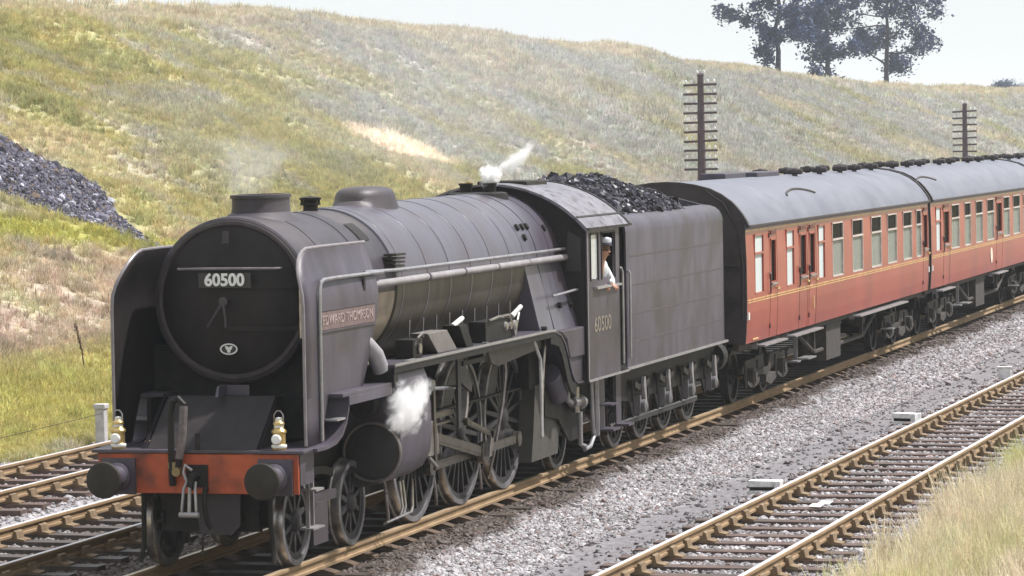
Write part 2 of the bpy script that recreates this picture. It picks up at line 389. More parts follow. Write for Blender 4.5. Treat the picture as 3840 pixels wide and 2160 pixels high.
# ------------------------------------------------------------------ scatter (geometry nodes, instances on numpy points)
def proto_collection(name, objs):
    c = bpy.data.collections.new(name)
    for o in objs: c.objects.link(o)
    return c
def proto(name, V, F, m_):
    me = bpy.data.meshes.new(name); me.from_pydata([tuple(map(float, v)) for v in V], [], F); me.materials.append(m_); me.update()
    return bpy.data.objects.new(name, me)
def scatter(name, pts, scl, cols, coll, nvar, rot, parent=None, label=None, cat=None):
    n_ = len(pts)
    me = bpy.data.meshes.new(name); me.from_pydata(np.asarray(pts, float).tolist(), [], [])
    a = me.attributes.new('scl', 'FLOAT_VECTOR', 'POINT'); a.data.foreach_set('vector', np.asarray(scl, np.float32).ravel())
    a = me.attributes.new('rot', 'FLOAT_VECTOR', 'POINT'); a.data.foreach_set('vector', np.asarray(rot, np.float32).ravel())
    a = me.attributes.new('idx', 'INT', 'POINT'); a.data.foreach_set('value', RNG.integers(0, nvar, n_).astype(np.int32))
    c4 = np.concatenate([cols, np.ones((n_, 1))], 1).astype(np.float32)
    a = me.attributes.new('col', 'FLOAT_COLOR', 'POINT'); a.data.foreach_set('color', c4.ravel())
    o = bpy.data.objects.new(name, me); COL.objects.link(o)
    if parent: o.parent = parent
    t = bpy.data.node_groups.new(name, 'GeometryNodeTree')
    t.interface.new_socket('Geometry', in_out='INPUT', socket_type='NodeSocketGeometry'); t.interface.new_socket('Geometry', in_out='OUTPUT', socket_type='NodeSocketGeometry')
    gi = t.nodes.new('NodeGroupInput'); go = t.nodes.new('NodeGroupOutput')
    ci = t.nodes.new('GeometryNodeCollectionInfo'); ci.inputs[0].default_value = coll; ci.inputs[1].default_value = True; ci.inputs[2].default_value = True
    ip = t.nodes.new('GeometryNodeInstanceOnPoints'); ip.inputs['Pick Instance'].default_value = True
    def na(nm, ty):
        q = t.nodes.new('GeometryNodeInputNamedAttribute'); q.data_type = ty; q.inputs[0].default_value = nm
        return [s_ for s_ in q.outputs if s_.enabled][0]
    e = t.nodes.new('FunctionNodeEulerToRotation')
    t.links.new(na('rot', 'FLOAT_VECTOR'), e.inputs[0]); t.links.new(e.outputs[0], ip.inputs['Rotation'])
    t.links.new(na('scl', 'FLOAT_VECTOR'), ip.inputs['Scale']); t.links.new(na('idx', 'INT'), ip.inputs['Instance Index'])
    t.links.new(ci.outputs[0], ip.inputs['Instance']); t.links.new(gi.outputs[0], ip.inputs['Points']); t.links.new(ip.outputs[0], go.inputs[0])
    md = o.modifiers.new('scatter', 'NODES'); md.node_group = t
    tag(o, label, cat, kind='stuff')
    return o
def stone_protos(name, m_, k=6, seed=5):
    r = np.random.default_rng(seed); out = []
    phi = (1+5**.5)/2
    base = np.array([(-1,phi,0),(1,phi,0),(-1,-phi,0),(1,-phi,0),(0,-1,phi),(0,1,phi),(0,-1,-phi),(0,1,-phi),(phi,0,-1),(phi,0,1),(-phi,0,-1),(-phi,0,1)])/1.9
    F = [(0,11,5),(0,5,1),(0,1,7),(0,7,10),(0,10,11),(1,5,9),(5,11,4),(11,10,2),(10,7,6),(7,1,8),(3,9,4),(3,4,2),(3,2,6),(3,6,8),(3,8,9),(4,9,5),(2,4,11),(6,2,10),(8,6,7),(9,8,1)]
    for i in range(k):
        V = base*r.uniform(.62, 1.12, (12, 1))*r.uniform(.65, 1.1, (1, 3)); out.append(proto(f'{name}_{i}', V, F, m_))
    return proto_collection(name, out)
def tuft_protos(name, m_, k, blades, h, spread, lean, seed, w=.012):
    r = np.random.default_rng(seed); out = []
    for i in range(k):
        V = []; F = []
        for b in range(blades):
            a = r.uniform(0, 6.283); d = r.uniform(0, spread); hh = h*r.uniform(.5, 1.1); ln = lean*r.uniform(.2, 1)*hh; a2 = a+r.uniform(-.8, .8)
            p0 = np.array([math.cos(a)*d, math.sin(a)*d, -.03]); dr = np.array([math.cos(a2), math.sin(a2), 0]); sd_ = np.array([-dr[1], dr[0], 0])
            ww = w*r.uniform(.6, 1.3)
            p1 = p0+dr*ln*.35+np.array([0,0,hh*.6]); p2 = p0+dr*ln+np.array([0,0,hh])
            o = len(V); V += [p0-sd_*ww, p0+sd_*ww, p1+sd_*ww*.8, p1-sd_*ww*.8, p2]; F += [(o,o+1,o+2,o+3), (o+3,o+2,o+4)]
        out.append(proto(f'{name}_{i}', V, F, m_))
    return proto_collection(name, out)
GRASSM = inst_mat('grass_blades', translucent=.35, mul=.3)
STONEM = inst_mat('stone_surface', rough=.85, mul=.25)
TUFT = tuft_protos('tuft', GRASSM, 8, 26, .30, .16, .8, 1)
TUFTF = tuft_protos('tuft_far', GRASSM, 6, 18, .34, .30, .7, 2, w=.022)
TUFTT = tuft_protos('tuft_tall', GRASSM, 8, 22, .62, .13, .5, 4, w=.006)
STONES = stone_protos('stone', STONEM)
def rand_pts(n_, x0, x1, y0, y1): return RNG.uniform(x0, x1, n_), RNG.uniform(y0, y1, n_)
def near_track_y(x): return -4.965-(x+.3)*.01586
def grass_set(name, zones, coll, k, sc0, sc1, label, mul=1.0):
    P = []; S = []; C = []
    for (n_, x0, x1, y0, y1, s_) in zones:
        x, y = rand_pts(n_, x0, x1, y0, y1)
        keep = ~in_poly(x, y, HEAP)
        b = fbm(x/1.5, y/1.5+3, 3)
        keep &= RNG.random(n_) < np.clip((b-.2)*3.2, .38, 1)
        edge = (fbm(x/1.2, y/1.2, 3)-.5)*1.2
        keep &= (y > 8.7+edge) | ((y < -7.25+edge) | ((y < -6.75+edge) & (RNG.random(n_) < .10)))
        x, y = x[keep], y[keep]
        z = ground_z(x, y); P.append(np.stack([x, y, z], 1))
        q = RNG.uniform(sc0, sc1, len(x))*s_*(.75+.6*fbm(x/3, y/3, 2)); S.append(np.stack([q, q, q*RNG.uniform(.7, 1.25, len(x))], 1))
        c = grass_col(x, y)*mul; c = c*RNG.uniform(.75, 1.25, (len(x), 1))*RNG.uniform(.93, 1.07, (len(x), 3)); C.append(c)
    P = np.concatenate(P); S = np.concatenate(S); C = np.concatenate(C); n_ = len(P)
    rot = np.stack([RNG.normal(0, .12, n_), RNG.normal(0, .12, n_), RNG.uniform(0, 6.283, n_)], 1)
    return scatter(name, P, S, C, coll, k, rot, label=label, cat='grass')
grass_set('bank_grass', [(20000, 8, 50, 8.4, 12.5, .72), (34000, 18, 60, 12, 31.5, .75), (12000, -8, 19, 8.6, 31.5, .8), (42000, 50, 100, 9, 32, .85)], TUFT, 8, .6, 1.15, 'dry yellow green grass covering the near end of the cutting side')
grass_set('far_bank_grass', [(42000, 95, 190, 9, 33, .95), (26000, 190, 380, 9, 34, 1.3), (7000, 60, 380, 30, 48, 1.1)], TUFTF, 6, .7, 1.2, 'greyish straw grass on the far end of the cutting side')
grass_set('trackside_grass', [(9000, -2, 20, -9.6, -6.2, .75), (7000, -16, 6, -12.5, -7.5, .75), (2500, 20, 45, -9.5, -6.6, .9)], TUFTT, 8, .55, 1.2, 'tall straw coloured grass at the edge of the nearest track', mul=1.12)

# ------------------------------------------------------------------ clinker heap stones
x, y = rand_pts(60000, 33, 46, 14, 30); nn = (fbm(x/1.2, y/1.2, 3)-.5)*1.2
k = in_poly(x+nn*.8, y+nn*.8, HEAP); x, y = x[k], y[k]
s_ = np.exp(RNG.normal(math.log(.050), .38, len(x)))
sh = RNG.random(len(x)); cc = np.where((sh > .93)[:, None], np.array([.27, .27, .31]), np.array([.098, .093, .118]))*RNG.uniform(.5, 1.9, (len(x), 1))
cc = np.where((sh < .10)[:, None], np.array([.17, .13, .10]), cc)
scatter('clinker_heap', np.stack([x, y, ground_z(x, y)+s_*.15], 1), np.stack([s_, s_, s_*.7], 1), cc, STONES, 6, RNG.uniform(0, 6.283, (len(x), 3)),
        label='dark blue grey clinker stones tipped down the grassy cutting side', cat='clinker heap')

# ------------------------------------------------------------------ ballast stones
def ballast(name, zones, label):
    P = []; S = []; C = []
    for (n_, x0, x1, y0, y1, size) in zones:
        x, y = rand_pts(n_, x0, x1, y0, y1); nb = fbm(x/1.5, y/1.5+5, 4)
        path = smooth((.55-np.abs(y+3.28+.02*(x-5)*.3+(nb-.5)*.5))*4)
        keep = RNG.random(n_) > path*.95
        # sleepers and rails keep their tops clear
        for cy, ph in ((0., .1), (3.26, .35), (6.65, .6)):
            on = (np.abs(y-cy) < (.80 if cy == 0. else 1.28)) & (np.abs(((x-ph) % .762)-.381) > .381-.11)
            keep &= ~on
        on = (np.abs(y-near_track_y(x)) < 1.28) & (np.abs(((x+.3) % .762)-.381) > .381-.11); keep &= ~on
        x, y, nb = x[keep], y[keep], nb[keep]
        s_ = np.exp(RNG.normal(math.log(size), .28, len(x)))
        z = ground_z(x, y)
        mound = np.zeros(len(x))
        for cy in (0., 3.26, 6.65): mound = np.maximum(mound, smooth((1.75-np.abs(y-cy))/.5)*.045)
        mound = np.maximum(mound, smooth((1.75-np.abs(y-near_track_y(x)))/.5)*.068)
        mound = mound+np.where((y < -.85) & (y > -1.6), .085*fbm(x*1.6, y*1.6+3, 2)*smooth((1.6+y)/.3)*smooth((-.85-y)/.1), 0)
        P.append(np.stack([x, y, z+mound+s_*.12], 1)); S.append(np.stack([s_, s_, s_*.72], 1))
        c = bed_col(x, y)*RNG.lognormal(.05, .24, (len(x), 1))
        br = RNG.random(len(x)); c = np.where((br < .14)[:, None], c*np.array([.66, .54, .50]), c)
        C.append(np.clip(c, .02, .8))
    P = np.concatenate(P); S = np.concatenate(S); C = np.concatenate(C)
    return scatter(name, P, S, C, STONES, 6, np.stack([RNG.normal(0, .35, len(P)), RNG.normal(0, .35, len(P)), RNG.uniform(0, 6.283, len(P))], 1), label=label, cat='ballast')
ballast('near_ballast', [(14000, -6, 45, -1.6, -.82, .036), (62000, -6, 30, -3.75, -.80, .034), (32000, 30, 75, -4.2, -.9, .046), (40000, -4, 26, -6.9, -3.6, .032), (24000, 26, 70, -7.6, -3.8, .044)],
        'pale grey stone ballast between the train and the nearest track')
ballast('far_ballast', [(34000, -6, 24, .6, 5.0, .034), (14000, 4, 32, 4.6, 9.0, .038)], 'greyish stone ballast under the two tracks beyond the train')
# raised ballast beds under the sleepers
def bed(name, cyf, x0, x1):
    xs_ = np.linspace(x0, x1, 60); off = np.array([-2.1, -1.75, -1.4, 0, 1.4, 1.75, 2.1])
    X = np.repeat(xs_[:, None], 7, 1); Y = cyf(X)+off[None, :]
    Z = np.broadcast_to(np.array([-.315, -.295, -.262, -.262, -.262, -.295, -.315])[None, :], X.shape)
    V = np.stack([X, Y, Z], -1).reshape(-1, 3); i = np.arange(V.shape[0]).reshape(X.shape)
    F = np.stack([i[:-1,:-1], i[1:,:-1], i[1:,1:], i[:-1,1:]], -1).reshape(-1, 4)
    me = bpy.data.meshes.new(name); me.from_pydata(V.tolist(), [], F.tolist()); me.materials.append(bpy.data.materials['ground_soil'])
    c = np.concatenate([bed_col(X, Y).reshape(-1, 3), np.ones((X.size, 1))], 1).astype(np.float32)
    a = me.attributes.new('col', 'FLOAT_COLOR', 'POINT'); a.data.foreach_set('color', c.ravel())
    o = bpy.data.objects.new(name, me); COL.objects.link(o); return tag(o, kind='structure')
bed('track_bed', lambda x: x*0, -14, 420); bed('track_bed', lambda x: x*0+3.262, -14, 420); bed('track_bed', lambda x: x*0+6.648, -14, 420); bed('track_bed', near_track_y, -14, 420)

# ------------------------------------------------------------------ tracks
def rail_profile(): # bullhead, top at z=0
    return [(-.035,-.008),(-.028,0),(.028,0),(.035,-.008),(.035,-.036),(.012,-.046),(.012,-.105),(.034,-.115),(.034,-.142),(-.034,-.142),(-.034,-.115),(-.012,-.105),(-.012,-.046),(-.035,-.036)]
def track(label, origin, rz, phase, sleepers_x, chairs, x0, x1, top, slm, chm=CHAIR, sides=(-1, 1), gap=.762, beyond=None, group='running lines through the cutting'):
    root = empty('railway_track', origin, label, 'railway track', group, rz)
    for s in (-1, 1):
        b = MB(); pr = rail_profile()
        b.loft([[(xx, s*.7525+u, w) for u, w in pr] for xx in (x0, x1)])
        b.cur = 0
        o = part('rail', b, [RUST, top], root)
        for p in o.data.polygons:
            if p.normal.z > .9 and p.center.z > -.02: p.material_index = 1
    sb = MB().box(-.125, .125, -1.30, 1.30, -.315, -.185)
    cb = MB().prism([(-.19,-.184),(.19,-.184),(.19,-.165),(.10,-.148),(.085,-.07),(.05,-.055),(.040,-.10),(-.040,-.10),(-.05,-.055),(-.085,-.07),(-.10,-.148),(-.19,-.165)], 'x', -.105, .105)
    kb = MB().box(-.085, .085, .040, .085, -.105, -.062) if chm is CHAIR else MB()
    if chm is OILCH: cb = MB().prism([(-.19,-.184),(.19,-.184),(.19,-.17),(.06,-.135),(-.06,-.135),(-.19,-.17)], 'x', -.10, .10)
    so = co = None; n_ = 0
    i = math.ceil((sleepers_x[0]-phase)/gap)
    while True:
        xx = i*gap+phase; i += 1
        if xx > sleepers_x[1]: break
        jx, jr = random.uniform(-.02, .02), random.uniform(-.012, .012)
        if so is None: so = part('sleeper', sb, slm, root, bevel=0); s_o = so
        else: s_o = share(so, root)
        s_o.location = (xx+jx, random.uniform(-.03, .03), random.uniform(-.008, .004)); s_o.rotation_euler = (0, 0, jr)
        if chairs[0] <= xx <= chairs[1]:
            for s in sides:
                if co is None:
                    cb.add([tuple(v) for v in kb.v], kb.f); co = part('rail_chair', cb, chm, s_o); c_o = co
                else: c_o = share(co, s_o)
                c_o.location = (0, s*.7525, 0); c_o.rotation_euler = (0, 0, 0 if s > 0 else math.pi)
    if beyond:
        b = MB(); xx = sleepers_x[1]+gap
        while xx < beyond: b.box(xx-.125, xx+.125, -1.3, 1.3, -.315, -.185); xx += gap
        o = part('distant_sleepers', b, slm, root); o['kind'] = 'stuff'
    return root
track('nearest railway track with bright rails and rusty chairs beside tall grass', (-.3, -4.965, 0), -.01586, 0., (-6, 78), (-5, 60), -14, 420, RAILTOP, SLEEP, beyond=200)
track('railway track with oily sleepers carrying the steam train', (0, 0, 0), 0, .1, (-10, 62), (-9, 45), -14, 420, RAILDULL, SLEEPO, chm=OILCH, beyond=200)
track('railway track in shadow just beyond the black steam engine', (0, 3.262, 0), 0, .35, (-8, 40), (-7, 24), -14, 420, RAILTOP, SLEEPO, beyond=120)
track('farthest railway track at the foot of the grassy cutting', (0, 6.648, 0), 0, .6, (0, 40), (1, 28), -14, 420, RAILTOP, SLEEP, beyond=120)

# ------------------------------------------------------------------ wheels
def wheel(name, r, parent, loc, side, spokes=0, m_=WHEELM, tread=.13, weight=None, boss=.11, pin=None, disc=False):
    """axle along y, outer face towards side*y; loc is the axle centre at the wheel's outer face"""
    b = MB(); s = side
    rim = r-.065
    b.lathe([(rim-.075, -.02*s), (rim, -.02*s), (rim, -.10*s), (rim-.075, -.10*s), (rim-.075, -.02*s)], (0,0,0), 'y', 40)
    if disc: b.lathe([(.001, .0), (boss, 0), (boss, -.05*s), (rim-.07, -.06*s), (rim-.07, -.09*s), (.001, -.09*s)], (0,0,0), 'y', 40)
    else:
        b.lathe([(.001, .03*s), (boss*.6, .03*s), (boss, .0), (boss*1.25, -.06*s), (boss*1.2, -.11*s), (.001, -.11*s)], (0,0,0), 'y', 24)
        for k in range(spokes):
            a = 2*math.pi*(k+.5)/spokes; ca, sa = math.cos(a), math.sin(a)
            rings = []
            for rr, w in ((boss*.9, .034), (rim-.06, .024)):
                c = Vector((ca*rr, 0, sa*rr)); t = Vector((-sa, 0, ca))
                rings.append([c+t*w+Vector((0,-.025*s,0)), c-t*w+Vector((0,-.025*s,0)), c-t*w+Vector((0,-.085*s,0)), c+t*w+Vector((0,-.085*s,0))])
            b.loft(rings)
    if weight:
        a0, a1 = weight; n = 10; o = []; inn = []
        for k in range(n+1):
            a = a0+(a1-a0)*k/n; o.append((math.cos(a)*(rim-.05), math.sin(a)*(rim-.05))); t = abs(k/n-.5)*2; ri = (rim-.05)*(.62+.28*t*t); inn.append((math.cos(a)*ri, math.sin(a)*ri))
        b.prism(o+inn[::-1], 'y', -.015*s, -.09*s)
    w = part(name, b, m_, parent, loc=loc)
    t = MB().lathe([(rim, 0), (r-.004, 0), (r, -.02*s), (r+.004, -.10*s), (r+.030, -.112*s), (r+.030, -.135*s), (r-.01, -.14*s), (rim, -.14*s), (rim, 0)], (0,0,0), 'y', 48)
    ty = part('tyre', t, [mat('worn_tyre', (0.1040, 0.1000, 0.1080), (0.2040, 0.1955, 0.2082), scale=4, rough=.4, metal=.3), STEEL], w)
    for p in ty.data.polygons:
        if math.hypot(p.center.x, p.center.z) > r-.006: p.material_index = 1
    return w
def mir(f):
    for s in (-1, 1): f(s)

# ------------------------------------------------------------------ LOCOMOTIVE (x back from leading bogie axle, y<0 towards the viewer)
L = empty('steam_locomotive', (0, 0, 0), 'grimy black steam locomotive with tall smoke deflectors and red buffer beam', 'steam locomotive')
BZ = 2.86
# boiler and smokebox
b = MB().lathe([(.80, .30), (.885, .28), (.908, .30), (.915, .34), (.915, 3.30), (.90, 3.34)], (0, 0, BZ), 'x', 72)
part('smokebox', b, SMOKE, L)
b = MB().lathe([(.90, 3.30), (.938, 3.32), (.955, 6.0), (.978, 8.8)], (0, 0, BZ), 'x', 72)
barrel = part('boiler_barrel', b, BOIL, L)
LOWSHADE = mat('shaded_brown_lagging', (.042, .035, .026), (.075, .064, .050), scale=2.5, stretch=(2.5, 1, .6), rough=.5, c3=(.030, .024, .020), bump=.05)  # shade on the barrel's lower half painted in as darker brown, with grime
barrel.data.materials.append(LOWSHADE)
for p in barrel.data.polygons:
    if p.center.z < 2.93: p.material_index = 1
for xx in (3.55, 4.55, 5.45, 6.35, 7.25, 8.15, 8.82):
    r = .938+(xx-3.32)/5.48*.04
    part('boiler_band', MB().lathe([(r-.004, xx-.030), (r+.0045, xx-.022), (r+.0045, xx+.022), (r-.004, xx+.030)], (0, 0, BZ), 'x', 72, cap=False), BOIL, barrel)
for xx in (1.05, 2.2): part('smokebox_seam', MB().lathe([(.91, xx-.02), (.921, xx-.02), (.921, xx+.02), (.91, xx+.02)], (0, 0, BZ), 'x', 72, cap=False), SMOKE, L)
# recessed flap and small covers on the smokebox side
def on_boiler(x, deg, r): a = math.radians(deg); return (x, -math.cos(a)*r, BZ+math.sin(a)*r)
b = MB()
ring = lambda x, d0, d1, r: [on_boiler(x, d0+(d1-d0)*k/8, r) for k in range(9)]
b.add(ring(2.62, 38, 56, .925)+ring(2.95, 38, 56, .925), [(k, k+1, k+10, k+9) for k in range(8)])
b.add(ring(2.62, 38, 56, .905)+ring(2.95, 38, 56, .905), [(k, k+1, k+10, k+9) for k in range(8)])
part('superheater_cover', b, DARK, L)
b = MB()
for k in range(4): b.box(3.05, 3.42, -1.0-.005*k, -.86, 3.10+.045*k, 3.125+.045*k)
part('header_fin', b, GRIME, L)
# firebox
def fb_ring(x, r, yb, zb):
    P = []
    for k in range(33):
        a = math.pi*k/32; P.append((x, math.cos(a)*r, BZ+.0+math.sin(a)*r))
    return [(x, yb, zb)]+[(x, yb*.86, zb+.45)] * 0 + P + [(x, -yb, zb)]
b = MB().loft([fb_ring(8.78, .981, 1.20, 1.92), fb_ring(10.62, .985, 1.24, 1.92)])
fbx = part('firebox', b, BOIL, L)
for xx in (9.45, 10.1):
    part('firebox_band', MB().loft([fb_ring(xx-.025, .990, 1.226, 1.925), fb_ring(xx+.025, .991, 1.226, 1.925)]), BOIL, fbx)
for xx, dg in ((8.95, 33), (9.2, 33), (9.42, 33), (10.2, 30), (9.05, 24)):
    p0 = on_boiler(xx, dg, .97); p1 = on_boiler(xx, dg, 1.015)
    part('washout_plug', MB().cyl(p0, p1, .055, .045, 12), DARK, fbx)
for xx, zz in ((9.9, 2.32), (10.45, 2.3), (8.9, 2.05)):
    part('firebox_stay_cover', MB().cyl((xx, -1.0, zz), (xx, -1.24+.18*(zz-2.0), zz), .045, .04, 10), DARK, fbx)
# chimney (long oval)
def oval(cx, z, L_, W_, n=40, p=2.3):
    o = []
    for k in range(n):
        a = 2*math.pi*k/n; c, s = math.cos(a), math.sin(a)
        o.append((cx+L_*abs(c)**(2/p)*(1 if c >= 0 else -1), W_*abs(s)**(2/p)*(1 if s >= 0 else -1), z))
    return o
CX = 1.28
def sag(ringpts, r, lift):  # drop a ring on to the curved boiler top
    return [(x_, y_, BZ+math.sqrt(max(r*r-y_*y_, 0))+lift) for x_, y_, z_ in ringpts]
b = MB().loft([sag(oval(CX, 0, .66, .42), .915, -.02), sag(oval(CX, 0, .60, .37), .915, .02), oval(CX, 3.80, .51, .287), oval(CX, 3.86, .50, .278), oval(CX, 3.955, .50, .278), oval(CX, 3.958, .525, .295), oval(CX, 3.995, .525, .295), oval(CX, 4.0, .46, .235), oval(CX, 3.72, .46, .235)], True, True, True)
part('chimney', b, SMOKE, L)
# snifting valve behind the chimney
b = MB().lathe([(.10, -.06), (.085, .02), (.085, .07), (.12, .075), (.12, .10), (.07, .105), (.07, .13), (.125, .135), (.13, .16), (.06, .175), (.001, .18)], (2.98, 0, 3.765), 'z', 20)
for k in range(6): a = k*math.pi/3; b.box(2.98+math.cos(a)*.10-.012, 2.98+math.cos(a)*.10+.012, math.sin(a)*.10-.012, math.sin(a)*.10+.012, 3.86, 3.91)
part('snifting_valve', b, DARK, L)
# dome
DX = 5.05
rs = [sag(oval(DX, 0, .80, .44, p=2.2), .945, -.015), sag(oval(DX, 0, .68, .36, p=2.2), .945, .008)]
for z_, l_, w_ in ((3.855, .60, .325), (3.90, .59, .318), (3.945, .57, .302), (3.98, .53, .272), (4.005, .45, .22), (4.018, .33, .15), (4.022, .15, .06)): rs.append(oval(DX, z_, l_, w_, p=2.4))
part('dome', MB().loft(rs), SMOKE, L)
# safety valves, whistle and clutter on the firebox top
for yy in (-.17, .17):
    part('safety_valve', MB().lathe([(.12, -.08), (.12, .02), (.085, .03), (.085, .12), (.10, .125), (.10, .15), (.06, .15), (.06, .10)], (10.0, yy, 3.83), 'z', 16), DARK, L)
part('valve_casing', MB().lathe([(.42, -.06), (.40, .02), (.36, .035), (.001, .04)], (10.0, 0, 3.82), 'z', 24), DARK, L)
part('whistle', MB().lathe([(.02, 0), (.02, .10), (.04, .10), (.04, .2), (.001, .21)], (10.42, .25, 3.80), 'z', 10), BRASS, L)
# handrails
def handrail(pts, r, name='handrail', m_=RAILG, posts=(), parent=L):
    o = part(name, MB().tube(pts, r, 8), m_, parent)
    for p, q in posts: part('handrail_stanchion', MB().cyl(p, q, .014, .014, 6), m_, o)
    return o
def boiler_rail(s):
    pts = [(1.75, s*1.045, 3.10), (3.2, s*1.045, 3.075), (8.7, s*1.045, 3.06), (10.60, s*1.045, 3.06)]
    handrail(pts, .020, posts=[((xx, s*.93, 3.05), (xx, s*1.05, 3.065)) for xx in (3.4, 4.9, 6.4, 7.9, 9.3, 10.4)])
    # ejector pipe along the boiler
    part('ejector_pipe', MB().tube([(1.6, s*.98, 2.92), (2.2, s*1.02, 2.945), (3.3, s*1.035, 2.945), (10.6, s*1.055, 2.945)], .044, 12), mat('pipe_grey', (0.2100, 0.1925, 0.2030), (0.3000, 0.2812, 0.2888), scale=4, rough=.45), L)
    for xx in (4.2, 5.7, 7.2, 8.7): part('pipe_clip', MB().lathe([(.050, xx-.02), (.050, xx+.02)], (0, s*1.045, 2.945), 'x', 12), BOIL, L)
mir(boiler_rail)
handrail([(9.35, -1.20, 2.47), (9.45, -1.22, 2.475), (10.45, -1.22, 2.50), (10.60, -1.22, 2.50)], .018)
# pale streak on the lower boiler near the front
b = MB()
ring = lambda x, d0, d1, r: [on_boiler(x, d0+(d1-d0)*k/12, r) for k in range(13)]
for i_, (d0, d1, xx0, xx1) in enumerate([(-50, -2, 2.25, 3.26)]):
    b.add(ring(xx0, d0, d1, .922)+ring(xx1, d0, d1, .922), [(k, k+1, k+14, k+13) for k in range(12)])
part('pale_patch', b, PALE, barrel)

# smokebox door
b = MB().lathe([(.812, .305), (.805, .275), (.78, .262), (.62, .20), (.42, .155), (.2, .132), (.001, .125)], (0, 0, BZ), 'x', 64)
door = part('smokebox_door', b, FRONT, L)
part('door_rim', MB().lathe([(.885, .285), (.86, .262), (.83, .258), (.805, .280)], (0, 0, BZ), 'x', 64, cap=False), mat('rim_grey', (.035, .028, .030), (.055, .045, .049), rough=.5, spec=.3), door)
for zz in (3.02, 2.56):
    b = MB(); pts = []
    for k in range(13):
        yy = -.80+k*.8/12*1.0; rr = math.hypot(yy, zz-BZ); xx = np.interp(rr, [0, .2, .42, .62, .78, .83], [.125, .132, .155, .20, .262, .27]); pts.append((xx-.012, yy))
    b.plate(pts, 'z', zz-.03, zz+.03, .022)
    part('hinge_strap', b, FRONT, door)
part('hinge_pin', MB().cyl((.22, -.815, 2.45), (.22, -.815, 3.12), .022, .022, 10), STEEL, door)
handrail([(.25, .60, 3.21), (.115, .56, 3.21), (.05, .2, 3.215), (.05, -.2, 3.215), (.115, -.56, 3.21), (.25, -.60, 3.21)], .014, 'door_handrail', mat('door_rail_grey', (.13, .11, .115), (.2, .18, .185), rough=.4), parent=door)
part('door_dart', MB().lathe([(.05, -.07), (.05, -.02), (.03, 0), (.03, .10)], (.06, .0, BZ), 'x', 12), SMOKE, door)
part('door_handle', MB().tube([(.015, 0, BZ), (.01, .15, BZ-.22), (.01, .19, BZ-.28)], [.02, .014, .014], 8), SMOKE, door)
part('door_handle', MB().tube([(-.005, 0, BZ), (-.015, -.03, BZ-.2), (-.015, -.03, BZ-.28)], [.02, .014, .014], 8), SMOKE, door)
part('lamp_iron', MB().box(.10, .13, -.03, .03, 3.50, 3.62).box(.06, .13, -.03, .03, 3.49, 3.505), SMOKE, door)
b = MB().box(.055, .075, -.30, .30, 3.005, 3.165); npl = part('number_plate', b, BLACKW, door)
text('number_lettering', '60500', .185, WHITE, npl, (.051, 0, 3.087), (math.pi/2, 0, -math.pi/2), width=.46, bold=.006)
# oval shed plate with emblem
b = MB()
n = 32
o1 = [(math.cos(2*math.pi*k/n)*.102, 2.335+math.sin(2*math.pi*k/n)*.062) for k in range(n)]
i1 = [(math.cos(2*math.pi*k/n)*.086, 2.335+math.sin(2*math.pi*k/n)*.048) for k in range(n)]
shp = part('shed_plate', MB().prism(o1, 'x', .150, .162), BLACKW, door)
b.add([(.145, u, w) for u, w in o1]+[(.145, u, w) for u, w in i1]+[(.151, u, w) for u, w in o1]+[(.151, u, w) for u, w in i1],
      [(k, (k+1) % n, n+(k+1) % n, n+k) for k in range(n)]+[(2*n+k, 2*n+(k+1) % n, (k+1) % n, k) for k in range(n)]+[(n+k, n+(k+1) % n, 3*n+(k+1) % n, 3*n+k) for k in range(n)])
part('plate_rim', b, WHITE, shp)
b = MB()
b.prism([(-.045, 2.372), (-.008, 2.362), (0, 2.35), (.008, 2.362), (.045, 2.372), (.034, 2.335), (.022, 2.325), (.014, 2.296), (-.014, 2.296), (-.022, 2.325), (-.034, 2.335)], 'x', .146, .151)
part('plate_emblem', b, WHITE, shp)

